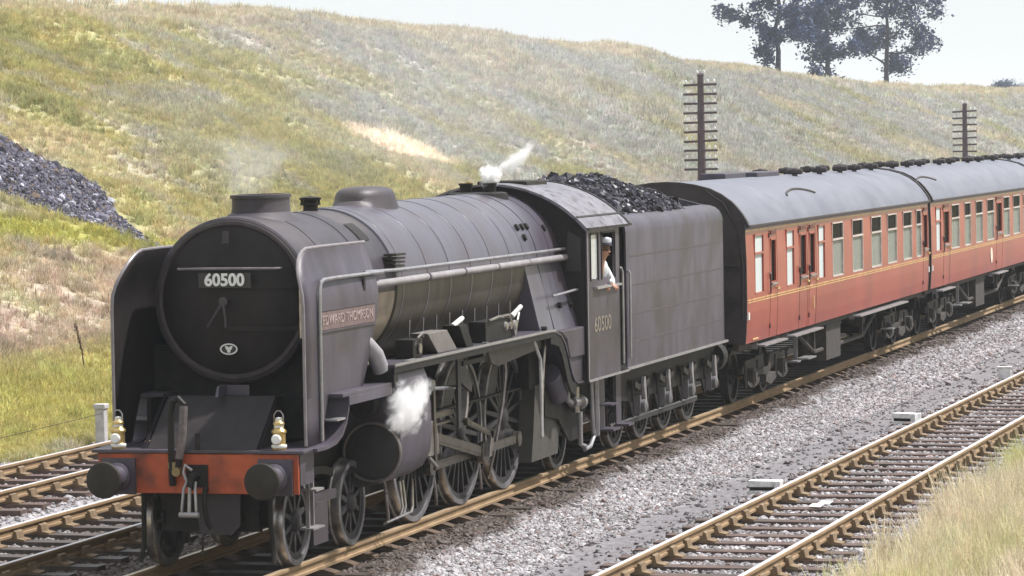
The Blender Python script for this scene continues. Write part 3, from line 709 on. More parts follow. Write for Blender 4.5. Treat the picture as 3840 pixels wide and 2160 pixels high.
# smoke deflectors
def defl_y(z): t = smooth((z-2.85)/.62); return 1.09-.15*float(t)
def defl_x(z): t = max(0, (z-2.93)/.50); return -.50+.62*(1-math.sqrt(max(0, 1-min(t, .999)**2)))
def deflector(s):
    zs = [1.33, 1.6, 1.84, 2.05, 2.3, 2.5, 2.65, 2.8, 2.9, 3.0, 3.1, 3.2, 3.28, 3.35, 3.40, 3.43]
    N = 10
    def xr(z):
        return float(np.interp(z, [1.33, 1.80, 1.835, 1.845, 2.05, 2.5, 2.77, 3.43], [-.02, .22, .26, 1.46, 1.62, 1.95, 2.08, 2.08]))
    b = MB(); R = []
    for z in zs:
        x0 = defl_x(z); x1 = xr(z) if z != 1.84 else 1.46
        R.append([(x0+(x1-x0)*k/N, s*defl_y(z), z) for k in range(N+1)])
    R.insert(2, [(defl_x(1.835)+(.26-defl_x(1.835))*k/N, s*1.09, 1.835) for k in range(N+1)])
    V = [p for r in R for p in r]; F = [(i*(N+1)+j, i*(N+1)+j+1, (i+1)*(N+1)+j+1, (i+1)*(N+1)+j) for i in range(len(R)-1) for j in range(N)]
    b.add(V, F)
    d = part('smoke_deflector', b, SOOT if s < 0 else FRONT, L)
    md = d.modifiers.new('t', 'SOLIDIFY'); md.thickness = .022; md.offset = 0
    # rolled edge and top bead
    part('edge_bead', MB().tube([(defl_x(z)-.004, s*defl_y(z), z) for z in [1.34, 1.8, 2.4, 2.8, 2.95, 3.05, 3.15, 3.22, 3.30, 3.36, 3.40, 3.425]]+[(.5, s*defl_y(3.43), 3.432), (2.07, s*defl_y(3.43), 3.432)], .019, 8), mat('bead_grey', (0.1690, 0.1495, 0.1625), (0.2340, 0.2145, 0.2275), rough=.4), d)
    yo = s*1.125
    handrail([(-.06, yo, 1.36), (-.06, yo, 1.8), (-.06, yo, 2.85), (-.05, yo, 2.98), (.0, s*1.12, 3.06), (.12, s*1.11, 3.085), (.5, s*1.105, 3.09), (2.1, s*1.09, 3.085), (2.35, s*1.07, 3.08)], .021, 'deflector_handrail', RAILG, [((-.06, s*1.08, zz), (-.06, yo, zz)) for zz in (1.42, 2.42)], parent=d)
    if s < 0:
        p = part('name_plate', MB().box(-.02, 1.90, -1.112, -1.100, 2.54, 2.74), PLATE, d)
        text('name_lettering', 'EDWARD THOMPSON', .15, PLATEL, p, (.94, -1.114, 2.64), (math.pi/2, 0, 0), width=1.76)
        part('plate_bead', MB().box(-.03, 1.92, -1.118, -1.100, 2.515, 2.535).box(-.03, 1.92, -1.118, -1.100, 2.745, 2.755), SOOT, p)
        part('bracket', MB().box(1.55, 1.62, -1.10, -1.085, 2.90, 3.06), DARK, d)
    else:
        part('name_plate', MB().box(-.02, 1.90, 1.100, 1.112, 2.54, 2.74), PLATE, d)
    part('deflector_stay', MB().cyl((1.0, s*1.08, 2.6), (1.0, s*.9, 2.75), .018, .018, 6), SMOKE, d)
mir(deflector)

# front end: beam, footplate, sloping plate, saddle
part('buffer_beam', MB().box(-.88, -.84, -1.13, 1.13, .86, 1.285), RED, L, bevel=.008)
part('beam_bracket', MB().box(-.84, -.40, -1.14, -1.06, .95, 1.28).box(-.84, -.40, 1.06, 1.14, .95, 1.28), SOOT, L)
part('front_footplate', MB().box(-.90, .10, -1.20, 1.20, 1.29, 1.325), SOOT, L, bevel=.006)
b = MB().add([(-.76, -.64, 1.327), (-.76, .62, 1.327), (-.10, .62, 1.84), (-.10, -.64, 1.84), (.1, -.64, 1.327), (.1, .62, 1.327), (.1, .62, 1.84), (.1, -.64, 1.84)],
             [(0,1,2,3), (3,2,6,7), (0,3,7,4), (1,5,6,2), (4,7,6,5)])
part('cylinder_cover', b, mat('cover_black', (0.0195, 0.0158, 0.0173), (0.0315, 0.0255, 0.0285), scale=4, rough=.55, spec=.3), L, bevel=.01)
b = MB()
for yy in (-.655, .635): b.add([(-.80, yy, 1.326), (-.14, yy, 1.86), (-.09, yy, 1.86), (-.74, yy, 1.326)], [(0,1,2,3)]).add([(-.80, yy+.02, 1.326), (-.14, yy+.02, 1.86), (-.09, yy+.02, 1.86), (-.74, yy+.02, 1.326)], [(0,1,2,3)])
part('cover_edge', b, SMOKE, L)
part('lamp_bracket', MB().prism([(-.30, 1.84), (.12, 1.84), (.06, 1.96), (-.24, 1.96)], 'y', -.26, .02) if False else MB().prism([(-.28, 1.842), (.06, 1.842), (.0, 1.955), (-.22, 1.955)], 'y', -.02, .01).box(.0, .02, -.28, .06, 1.842, 1.955), SOOT, L)
b = MB().prism([(-.50, 1.33), (-.50, 1.9), (-.74, 2.42), (.74, 2.42), (.50, 1.9), (.50, 1.33)], 'x', .75, 2.6)
part('smokebox_saddle', b, DARK, L)
part('front_shade_plate', MB().box(.60, .63, -1.05, 1.05, 1.33, 2.35), DARK, L)  # added dark plate standing in for the shade behind the deflectors
part('beam_lamp_iron', MB().box(-.86, -.845, -.02, .03, 1.325, 1.50), GRIME, L)
# buffers
def buffer(s):
    y = s*.885
    bf = part('buffer', MB().box(-.93, -.882, y-.19, y+.19, .85, 1.235).lathe([(.15, -.93), (.15, -.98), (.125, -1.0), (.115, -1.22), (.115, -1.24), (.001, -1.24)], (0, y, 1.04), 'x', 24).cyl((-1.24, y, 1.04), (-1.34, y, 1.04), .065, .065, 16), SOOT, L)
    part('buffer_head', MB().lathe([(.001, -1.375), (.12, -1.372), (.185, -1.358), (.195, -1.345), (.195, -1.325), (.10, -1.305), (.06, -1.30)], (0, y, 1.04), 'x', 36), GRIME, bf)
mir(buffer)
# coupling hook and screw link
cp = part('coupling_hook', MB().tube([(-.88, 0, 1.06), (-1.02, 0, 1.06), (-1.09, 0, 1.03), (-1.10, 0, .97), (-1.05, 0, .94), (-1.0, 0, .955)], [.045, .042, .04, .036, .03, .02], 8).box(-.90, -.885, -.12, .12, .93, 1.17), DARK, L)
part('coupling_link', MB().tube([(-1.05, .06, 1.0), (-1.11, .075, .93), (-1.13, .09, .72), (-1.13, .09, .66), (-1.13, -.07, .66), (-1.13, -.07, .72), (-1.11, -.055, .93), (-1.05, -.04, 1.0)], .016, 8), RAILG, cp)
part('coupling_link', MB().tube([(-1.04, .055, .99), (-1.04, .10, 1.10), (-1.02, .09, 1.18), (-1.0, .02, 1.12)], .018, 8), RAILG, cp)
part('coupling_screw', MB().cyl((-1.13, .12, .66), (-1.13, -.10, .66), .03, .03, 10).cyl((-1.13, .01, .66), (-1.10, .01, .95), .02, .02, 8), RAILG, cp)
# vacuum and steam heat pipes
part('vacuum_pipe', MB().tube([(-.92, .27, .95), (-.94, .27, 1.1), (-.94, .27, 1.72), (-.93, .25, 1.84), (-.93, .18, 1.875), (-.94, .12, 1.82), (-.95, .13, 1.55), (-.96, .17, 1.25), (-.95, .20, 1.12)], .036, 10), DARK, L)
part('vacuum_hose', MB().tube([(-.94, .12, 1.80), (-.965, .13, 1.50), (-.97, .17, 1.24)], .045, 10), mat('hose_grey', (.09, .075, .075), (.15, .125, .125), scale=20, rough=.7), L)
part('pipe_clamp', MB().box(-.97, -.90, .16, .30, 1.13, 1.20).cyl((-1.0, .20, 1.10), (-.93, .20, 1.10), .05, .05, 10), mat('clamp_brass', (.20, .15, .07), (.28, .22, .12), rough=.4, metal=.5), L)
part('heating_hose', MB().tube([(-.90, -.10, .92), (-.96, -.10, .86), (-.97, -.11, .7), (-.95, -.13, .55), (-.93, -.16, .50)], .03, 8), DARK, L)
# plate hanging below the beam (behind coupling) and chain
part('bogie_shade_beam', MB().box(-.52, -.44, -.56, .56, .42, .88).box(-.40, -.36, -.80, .80, .80, 1.28).box(.9, 1.0, -.56, .56, .36, .8).box(2.3, 2.42, -.56, .56, .42, .9), DARK, L)  # added dark beams stand in for the shadow under the front end
part('front_drag_plate', MB().prism([(-.40, .88), (.10, .88), (.10, .68), (.05, .42), (-.30, .40), (-.40, .5)], 'x', -.70, -.66), SMOKE, L)
b = MB()
for k in range(4): b.lathe([(.022, -.006), (.030, 0), (.022, .006)], (-.72, .02, .36-.05*k), 'x' if k % 2 else 'y', 10)
part('chain', b, GRIME, L)
# curved side apron and steps
def apron(s):
    path = [(-.60, 1.305), (-.25, 1.305), (.05, 1.33), (.26, 1.40), (.41, 1.52), (.49, 1.66), (.51, 1.83)]
    part('footplate_curve', MB().plate(path, 'y', s*.98, s*1.25, .035), SOOT, L)
    part('front_platform', MB().box(.26, 2.02, s*.80, s*1.26, 1.80, 1.842).box(.48, 2.02, s*1.235, s*1.262, 1.70, 1.80), SOOT, L, bevel=.005)
    part('step_tread', MB().box(.12, .50, s*.95, s*1.235, 1.555, 1.575), RAILG, L)
    part('step_riser', MB().box(.10, .48, s*.90, s*.95, 1.34, 1.80), DARK, L)
    part('running_board_end', MB().box(2.0, 2.16, s*.92, s*1.29, 1.842, 2.0), DARK, L)
    # steam pipe cover slanting from the smokebox
    part('outside_steam_pipe', MB().tube([(1.62, s*.80, 2.50), (1.72, s*.98, 2.38), (1.92, s*1.10, 2.16), (2.02, s*1.13, 1.98)], .10, 16), mat('steam_pipe_grey', (0.2380, 0.2240, 0.2450), (0.3150, 0.3000, 0.3225), rough=.5), L)
mir(apron)
# running boards with the S-curve down to the cab
def running(s):
    path = [(2.0, 2.02), (8.75, 2.02), (9.1, 2.01), (9.4, 1.95), (9.62, 1.82), (9.80, 1.62), (9.95, 1.42), (10.10, 1.30), (10.3, 1.25), (10.62, 1.24)]
    rb = part('running_board', MB().plate(path, 'y', s*.88, s*1.30, .035), SOOT, L)
    pv = [(x, z-.05) for x, z in path if x < 9.2]
    part('valance', MB().plate(pv, 'y', s*1.272, s*1.298, .06), DARK, rb)
    # dark web under the curve
    part('curve_web', MB().plate([(8.9, 1.94), (9.32, 1.88), (9.50, 1.75), (9.66, 1.56), (9.80, 1.36), (9.95, 1.22), (10.2, 1.15)], 'y', s*1.255, s*1.29, .16), DARK, rb)
    part('running_board_edge', MB().plate([(x, z+.015) for x, z in path[:3]], 'y', s*1.30, s*1.312, .03), RAILG, rb)
    part('ashpan_box', MB().prism([(9.32, 2.0), (9.66, 1.86), (9.80, 1.60), (10.60, 1.60), (10.60, 2.0)], 'y', s*.95, s*1.315), SOOT, L, bevel=.02)
    part('ashpan_side', MB().prism([(9.72, 1.75), (9.86, 1.6), (10.6, 1.6), (10.6, 1.262), (10.16, 1.275), (9.95, 1.46)], 'y', s*1.05, s*1.28), SOOT, L)
mir(running)
# gear on top of the near running board
def rb_box(name, x0, x1, z1, m_, y0=-.98, y1=-1.2, slant=0.):
    b = MB().prism([(x0, 2.04), (x1, 2.04), (x1-slant, z1), (x0-slant, z1)], 'y', y0, y1); return part(name, b, m_, L, bevel=.006)
rb_box('mechanical_lubricator', 3.05, 3.42, 2.26, DARK)
part('lubricator_handle', MB().tube([(3.1, -1.2, 2.2), (3.1, -1.24, 2.28), (3.3, -1.24, 2.33), (3.35, -1.23, 2.28)], .014, 6).lathe([(.06, -.01), (.06, .01)], (3.25, -1.22, 2.15), 'y', 10), STEEL, L)
rb_box('reverser_cover', 4.05, 4.85, 2.30, mat('cover_grey', (0.1275, 0.1148, 0.1084), (0.1721, 0.1561, 0.1466), rough=.6), slant=.42)
rb_box('sandbox_filler', 5.25, 5.55, 2.32, DARK, slant=.30)
part('filler_lid', MB().cyl((5.0, -1.10, 2.31), (5.22, -1.16, 2.40), .035, .03, 10), CREAMW, L)
rb_box('mechanical_lubricator', 6.1, 7.35, 2.30, DARK)
b = MB()
for xx in (7.0, 7.2, 7.42): b.lathe([(.05, -.03), (.06, 0), (.05, .03)], (xx, -1.2, 2.2), 'y', 12); 
b.tube([(6.2, -1.22, 2.31), (6.6, -1.22, 2.34), (7.1, -1.22, 2.34), (7.3, -1.22, 2.2), (7.35, -1.22, 2.06)], .016, 6).tube([(7.45, -1.2, 2.06), (7.5, -1.22, 2.25), (7.65, -1.2, 2.33)], .018, 6)
part('lubricator_drive', b, STEEL, L)
part('filler_lid', MB().cyl((7.85, -1.05, 2.28), (8.05, -1.12, 2.40), .035, .03, 10), CREAMW, L)
b = MB()
for k in range(9): xx = 3.5+k*.55; b.tube([(xx, -1.0, 2.04), (xx+.06, -.99, 2.2), (xx+.3, -.93, 2.45)], .011, 6)
part('oil_pipe', b, GRIME, L)
part('running_board_step', MB().box(5.9, 5.98, -1.27, -1.20, 2.04, 2.06).box(2.6, 3.0, -1.28, -1.2, 2.04, 2.05), RAILG, L)

# frames, cylinders, motion
b = MB()
for s in (-1, 1): b.prism([(-.84, 1.28), (10.6, 1.28), (12.3, 1.1), (12.3, .55), (10.2, .55), (9.5, .45), (2.9, .45), (2.5, .75), (.0, .9), (-.84, .9)], 'y', s*.56, s*.59)
b.box(2.2, 10.6, -.85, .85, 1.25, 1.28)
part('main_frame', b, DARK, L)
part('firebox_bottom', MB().box(9.0, 10.6, -.95, .95, 1.25, 1.95), DARK, L)
def cylinder(s):
    prof = [(.78, 1.95), (1.10, 1.95), (1.22, 1.93), (1.27, 1.80), (1.305, 1.45), (1.31, 1.15), (1.285, .94), (1.19, .77), (1.02, .67), (.78, .62), (.60, .7), (.60, 1.9)]
    cy = part('cylinder', MB().prism([(s*y, z) for y, z in prof], 'x', 2.14, 3.38), SOOT, L, bevel=.015)
    part('cylinder_front', MB().lathe([(.325, 2.16), (.325, 2.10), (.31, 2.09), (.28, 2.085), (.001, 2.06)], (0, s*.985, 1.04), 'x', 40), BLACKW, cy)
    part('front_cover_ring', MB().lathe([(.345, 2.14), (.346, 2.075), (.335, 2.065), (.318, 2.07), (.315, 2.10)], (0, s*.985, 1.04), 'x', 40, cap=False), mat('ring_pale', (0.0825, 0.0715, 0.0660), (0.1100, 0.0963, 0.0880), rough=.5), cy)
    part('valve_chest', MB().lathe([(.001, 1.95), (.15, 1.95), (.17, 1.98), (.17, 3.5), (.15, 3.52), (.001, 3.52)], (0, s*.92, 1.60), 'x', 24), DARK, cy)
    # slanted stuffing plate with bolts
    part('cylinder_end', MB().lathe([(.30, 3.38), (.30, 3.44), (.12, 3.46), (.10, 3.56), (.001, 3.56)], (0, s*.94, 1.03), 'x', 28), GRIME, cy)
mir(cylinder)
PINX, PINZ = .26, -.31
DRV = (4.34, 6.32, 8.30)
def motion(s):
    wy = s*.80
    for i, xx in enumerate(DRV):
        w = wheel('driving_wheel', .94, L, (xx, wy, .94), s, 20, weight=(math.radians(130-25), math.radians(130+25)) if i != 1 else (math.radians(130-38), math.radians(130+38)), boss=.15)
        part('crank_boss', MB().lathe([(.001, .04*s), (.12, .04*s), (.13, -.06*s)], (PINX*.98, 0, PINZ*.98), 'y', 16), WHEELM, w)
    def rod(name, p0, p1, y, h, t, m_, e0=.10, e1=.10):
        b = MB(); a = Vector((p0[0], p0[1])); c = Vector((p1[0], p1[1])); d = (c-a).normalized(); n_ = Vector((-d.y, d.x))
        pl = [a+n_*h, c+n_*h, c-n_*h, a-n_*h]
        b.prism([tuple(q) for q in pl], 'y', y, y+s*t)
        b.prism([tuple(q) for q in [a+d*.15+n_*h*.45, c-d*.15+n_*h*.45, c-d*.15-n_*h*.45, a+d*.15-n_*h*.45]], 'y', y+s*t, y+s*(t+.006))
        b.lathe([(.001, 0), (e0, 0), (e0, s*(t+.03)), (.001, s*(t+.03))], (a.x, y-s*.01, a.y), 'y', 18); b.lathe([(.001, 0), (e1, 0), (e1, s*(t+.03)), (.001, s*(t+.03))], (c.x, y-s*.01, c.y), 'y', 18)
        return part(name, b, m_, L)
    pz = .94+PINZ
    rod('coupling_rod', (DRV[0]+PINX, pz), (DRV[1]+PINX, pz), s*.87, .052, .045, RODS, .10, .12)
    rod('coupling_rod', (DRV[1]+PINX, pz), (DRV[2]+PINX, pz), s*.87, .052, .045, RODS, .12, .10)
    rod('connecting_rod', (4.30, 1.03), (DRV[1]+PINX, pz), s*.96, .066, .055, RODS, .09, .14)
    part('crosshead', MB().prism([(4.05, .80), (4.55, .80), (4.5, 1.0), (4.42, 1.22), (4.18, 1.22), (4.1, 1.0)], 'y', s*.90, s*1.05), STEEL, L, bevel=.01)
    part('slide_bar', MB().box(3.45, 5.25, s*.92, s*1.02, 1.225, 1.29).box(3.45, 5.25, s*.92, s*1.02, 1.135, 1.16), RODS, L)
    part('piston_rod', MB().cyl((3.5, s*.94, 1.03), (4.1, s*.94, 1.03), .045, .045, 12), STEEL, L)
    part('valve_spindle', MB().cyl((3.5, s*.92, 1.62), (4.75, s*.92, 1.62), .03, .03, 10).box(3.9, 4.15, s*.88, s*.98, 1.56, 1.68), STEEL, L)
    part('combination_lever', MB().prism([(4.28, 1.70), (4.36, 1.70), (4.40, .62), (4.32, .62)], 'y', s*1.03, s*1.06), RODS, L)
    part('union_link', MB().cyl((4.36, s*1.06, .66), (4.05, s*1.06, .80), .022, .022, 8), STEEL, L)
    part('radius_rod', MB().cyl((4.32, s*1.0, 1.60), (5.75, s*1.0, 1.52), .028, .028, 8), STEEL, L)
    part('expansion_link', MB().plate([(5.65, 1.86), (5.74, 1.66), (5.76, 1.48), (5.72, 1.28), (5.62, 1.10)], 'y', s*.98, s*1.06, .08), mat('link_steel', (0.2250, 0.2100, 0.2025), (0.3150, 0.3000, 0.2850), rough=.4, metal=.5), L)
    part('motion_bracket', MB().prism([(5.22, 1.98), (5.36, 1.98), (5.85, 1.55), (5.80, 1.45), (5.36, 1.60), (5.34, 1.05), (5.22, 1.05)], 'y', s*1.06, s*1.09), WHEELM, L)
    rod('eccentric_rod', (5.62, 1.10), (6.68, .86), s*1.05, .035, .03, RODS, .05, .06)
    part('return_crank', MB().prism([(DRV[1]+PINX-.07, pz-.05), (DRV[1]+PINX+.07, pz-.05), (6.76, .88), (6.64, .92)], 'y', s*1.06, s*1.10), STEEL, L)
    part('reach_rod', MB().box(5.4, 10.0, s*1.08, s*1.11, 1.80, 1.86), GRIME, L)
    part('motion_girder', MB().prism([(6.35, 1.98), (6.55, 1.76), (6.85, 1.70), (8.9, 1.80), (9.0, 1.98)], 'y', s*1.10, s*1.14), mat('girder_grey', (0.0510, 0.0444, 0.0408), (0.0840, 0.0720, 0.0660), rough=.6), L)
    part('sand_pipe', MB().tube([(7.35, s*1.08, 1.95), (7.42, s*1.08, 1.6), (7.55, s*1.0, 1.2), (7.62, s*.84, .5), (7.55, s*.78, .2)], .020, 8), STEEL, L)
    part('sand_pipe', MB().tube([(8.55, s*1.14, 1.95), (8.9, s*1.14, 1.65), (8.98, s*1.12, 1.1), (9.05, s*1.1, .62)], .024, 8), mat('pipe_pale', (.42, .42, .43), (.6, .6, .6), rough=.4), L)
    part('sand_pipe', MB().tube([(9.15, s*1.14, 1.9), (9.0, s*1.14, 1.4), (9.02, s*1.12, .95), (9.06, s*1.1, .60)], .020, 8), STEEL, L)
    for xx in (5.36, 7.32, 9.3):
        part('brake_hanger', MB().box(xx-.03, xx+.03, s*.70, s*.78, .35, 1.2).prism([(xx-.10, .62), (xx-.02, .40), (xx+.0, .95), (xx-.06, 1.0)], 'y', s*.67, s*.79), GRIME, L)
    for xx in (3.2, 5.15, 7.12): part('sand_nozzle', MB().tube([(xx, s*.78, .45), (xx+.08, s*.78, .22), (xx+.16, s*.76, .10)], .022, 8), STEEL, L)
    # drain pipes below the cylinder
    for k in range(3): part('drain_pipe', MB().tube([(3.0+.12*k, s*1.02, .62), (3.0+.12*k, s*1.05, .32), (2.9+.12*k, s*1.05, .22), (2.3, s*1.05, .20-.0*k)] if k < 2 else [(3.3, s*1.08, .62), (3.3, s*1.08, .30), (3.22, s*1.09, .24), (2.25, s*1.09, .22)], .016, 8), STEEL, L)
    # bogie
    for xx in (0., 1.905): wheel('bogie_wheel', .483, L, (xx, wy, .483), s, 10, boss=.11)
    part('bogie_frame', MB().prism([(-.55, .62), (-.30, .78), (2.2, .78), (2.45, .62), (2.45, .50), (2.1, .50), (1.905, .40), (1.7, .50), (1.2, .36), (.7, .36), (.2, .50), (0, .40), (-.2, .50), (-.55, .50)], 'y', s*.52, s*.56), DARK, L)
    part('bogie_stay', MB().box(.55, 1.35, s*.72, s*.80, .60, .70).box(.60, .66, s*.70, s*.78, .15, .60).prism([(.45, .16), (.45, .50), (.60, .62), (.95, .62), (.95, .16)], 'y', s*.80, s*.83), SOOT, L)
    part('guard_iron', MB().tube([(-.62, s*.72, .90), (-.63, s*.72, .5), (-.60, s*.74, .25), (-.66, s*.76, .10)], .028, 6), DARK, L)
    part('front_step', MB().box(-.10, .28, s*.86, s*1.02, .395, .415).box(.20, .23, s*.88, s*.92, .40, .95).box(-.16, .10, s*.92, s*1.08, .82, .845).box(-.06, -.03, s*.92, s*.96, .40, 1.29), mat('step_grey', (0.1540, 0.1400, 0.1400), (0.2380, 0.2240, 0.2240), rough=.55), L)
    part('bogie_spring', MB().plate([(.35, .86), (.65, .92), (.95, .94), (1.25, .92), (1.55, .86)], 'y', s*.60, s*.70, .09), GRIME, L)
    # trailing truck, ashpan, injector
    wheel('trailing_wheel', .559, L, (10.95, wy, .559), s, 10, boss=.12, m_=DARK)
    part('trailing_frame', MB().prism([(9.5, 1.2), (12.4, 1.2), (12.4, .95), (11.7, .78), (11.2, .40), (10.75, .40), (10.2, .75), (9.5, .85)], 'y', s*1.0, s*1.03), DARK, L)
    part('ashpan', MB().prism([(8.95, .28), (10.30, .28), (10.42, .62), (10.3, 1.28), (9.2, 1.28), (9.05, .6)], 'y', s*.60, s*.98), mat('ashpan_grey', (0.0420, 0.0378, 0.0324), (0.0660, 0.0600, 0.0510), rough=.75), L)
    part('injector', MB().cyl((10.6, s*1.12, .95), (11.2, s*1.12, .92), .07, .07, 14).cyl((10.8, s*1.12, .80), (10.8, s*1.12, 1.15), .05, .05, 12).lathe([(.11, 10.95), (.11, 11.0)], (0, s*1.12, .93), 'x', 14), STEEL, L)
    part('feed_pipe', MB().tube([(10.55, s*1.12, .95), (10.35, s*1.12, 1.0), (10.3, s*1.1, 1.25)], .04, 10).tube([(10.9, s*1.15, .8), (10.9, s*1.15, .35), (11.15, s*1.15, .30)], .035, 10).tube([(11.5, s*1.16, 1.2), (11.55, s*1.16, .6), (11.62, s*1.16, .40), (11.4, s*1.16, .28), (11.1, s*1.16, .26)], .030, 10).tube([(11.75, s*1.16, 1.2), (11.78, s*1.16, .55), (11.85, s*1.14, .40)], .045, 10), RAILG, L)
    part('reservoir', MB().cyl((9.55, s*1.08, 1.42), (10.0, s*1.08, 1.10), .15, .15, 18), SOOT, L)
    part('rear_step', MB().box(11.95, 12.35, s*1.10, s*1.14, .45, 1.24).box(11.95, 12.38, s*1.12, s*1.36, .44, .47).box(11.95, 12.38, s*1.12, s*1.34, .80, .82), SOOT, L)
mir(motion)
for xx in (0., 1.905): part('axle', MB().cyl((xx, -.8, .483), (xx, .8, .483), .08, .08, 14), DARK, L)
for xx in DRV: part('axle', MB().cyl((xx, -.8, .94), (xx, .8, .94), .11, .11, 14), DARK, L)
part('axle', MB().cyl((10.95, -.8, .559), (10.95, .8, .559), .09, .09, 14), DARK, L)

# cab
CXF, CXR = 10.60, 12.92
def wall_open(mb, x0, x1, z0, z1, holes, y, t):
    """a wall sheet in the xz plane with rectangular openings (x0,x1,z0,z1)"""
    X = sorted({x0, x1, *[h[0] for h in holes], *[h[1] for h in holes]}); Z = sorted({z0, z1, *[h[2] for h in holes], *[h[3] for h in holes]})
    solid = lambda i, j: not any(h[0]-1e-6 <= X[i] and X[i+1] <= h[1]+1e-6 and h[2]-1e-6 <= Z[j] and Z[j+1] <= h[3]+1e-6 for h in holes)
    for i in range(len(X)-1):
        for j in range(len(Z)-1):
            if solid(i, j):
                for yy in (y, y+t): mb.add([(X[i], yy, Z[j]), (X[i+1], yy, Z[j]), (X[i+1], yy, Z[j+1]), (X[i], yy, Z[j+1])], [(0,1,2,3)])
    for h in [(x0, x1, z0, z1)]+list(holes):
        a, c, d, e = h
        mb.add([(a,y,d),(c,y,d),(c,y,e),(a,y,e),(a,y+t,d),(c,y+t,d),(c,y+t,e),(a,y+t,e)], [(0,1,5,4),(1,2,6,5),(2,3,7,6),(3,0,4,7)])
    return mb
def cab_side(s):
    b = wall_open(MB(), CXF, 12.42, 1.24, 3.32, [(10.80, 11.20, 2.62, 3.24), (11.42, 12.16, 2.62, 3.24)], s*1.36, -s*.03)
    cs = part('cab_side', b, SOOT, L)
    fr = MB()
    for a, c in ((10.80, 11.20), (11.42, 12.16)):
        for q in ((a-.03, a), (c, c+.03)): fr.box(q[0], q[1], s*1.362, s*1.372, 2.60, 3.26)
        fr.box(a-.03, c+.03, s*1.362, s*1.372, 3.24, 3.265)
    part('window_frame', fr, GRIME, cs)
    part('pane', MB().box(10.81, 11.19, s*1.345, s*1.350, 2.63, 3.235), mat('cab_pane', (.40, .42, .42), (.46, .48, .48), rough=.15), cs)
    part('side_window_post', MB().box(11.42, 11.47, s*1.33, s*1.345, 2.63, 3.235), BRASS, cs)
    part('window_ledge', MB().box(10.95, 12.35, s*1.362, s*1.42, 2.485, 2.515), WHITE if False else RAILG, cs)
    part('cab_rear_post', MB().box(12.42, 12.47, s*1.30, s*1.36, 1.24, 3.32), DARK, cs)
    handrail([(12.52, s*1.385, 1.36), (12.52, s*1.385, 2.66), (12.50, s*1.37, 2.72), (12.46, s*1.35, 2.72)], .020, m_=RAILG, parent=cs)
    part('cab_door', MB().box(12.48, 12.90, s*1.20, s*1.225, 1.5, 2.45), DARK, cs)
    part('side_edge', MB().box(CXF-.012, CXF+.012, s*1.362, s*1.372, 1.25, 3.30), mat('edge_grey', (.24, .21, .22), (.32, .29, .3), rough=.5), cs)
    if s < 0: text('cab_number', '60500', .30, NUMC, cs, (11.42, -1.364, 1.98), (math.pi/2, 0, 0), width=.95, extrude=.002)
mir(cab_side)
def arc(y0, z0, zc, n=20): # roof arc through (y0,z0) and (0,zc)
    h = zc-z0; R = (y0*y0+h*h)/(2*h); a = math.asin(min(1, y0/R)) if R >= y0 else math.pi/2
    return [(R*math.sin(-a+2*a*k/n), zc-R+R*math.cos(-a+2*a*k/n)) for k in range(n+1)]
ra = arc(1.40, 3.33, 3.96, 28)
ri = [(y*.978, z-.03) for y, z in ra]
b = MB().prism(ra+ri[::-1], 'x', 10.50, 12.98)
roof = part('cab_roof', b, mat('cab_roof_grey', (0.1326, 0.1248, 0.1482), (0.2082, 0.1997, 0.2253), scale=3.5, rough=.5, c3=(.06, .05, .055), scale3=7), L)
part('roof_rib', MB().prism([(y*1.003, z+.012) for y, z in ra]+[(y, z-.02) for y, z in ra][::-1], 'x', 12.90, 12.99), DARK, roof)
part('roof_gutter', MB().box(10.5, 12.98, -1.425, -1.39, 3.315, 3.34).box(10.5, 12.98, 1.39, 1.425, 3.315, 3.34), GRIME, roof)
part('roof_seam', MB().prism([(-1.26, 3.485), (-1.24, 3.505), (-1.235, 3.495), (-1.255, 3.475)], 'x', 10.52, 12.96), GRIME, roof)
part('roof_ventilator', MB().box(11.2, 12.3, -.36, .36, 3.90, 3.99), GRIME, roof, bevel=.02)
# cab front around the boiler
b = MB()
inner = [(math.cos(math.pi*k/24)*.99, BZ+math.sin(math.pi*k/24)*.99) for k in range(25)]
outer = [(-y*.985, z-.02) for y, z in ra][::1]
outer = [(o[0], o[1]) for o in outer]
b.prism([(1.34, 1.24), (1.34, 3.3)]+[p for p in outer if abs(p[0]) < 1.33]+[(-1.34, 3.3), (-1.34, 1.24), (-1.22, 1.24), (-.99, 2.86)]+inner[::-1][1:-1]+[(.99, 2.86), (1.22, 1.24)], 'x', CXF, CXF+.03)
cf = part('cab_front', b, FRONT, L)
part('cab_floor', MB().box(10.65, 12.9, -1.32, 1.32, 1.28, 1.32).box(10.65, 10.7, -.9, .9, 1.46, 3.3), DARK, L)
for s in (-1, 1): part('spectacle_window', MB().prism([(s*1.06, 2.75), (s*1.28, 2.75), (s*1.28, 3.2), (s*1.10, 3.3)], 'x', CXF-.012, CXF-.002), BLACKW, cf)
part('cab_edge', MB().box(10.6, 12.9, -1.375, -1.36, 1.225, 1.255), RAILG, L)

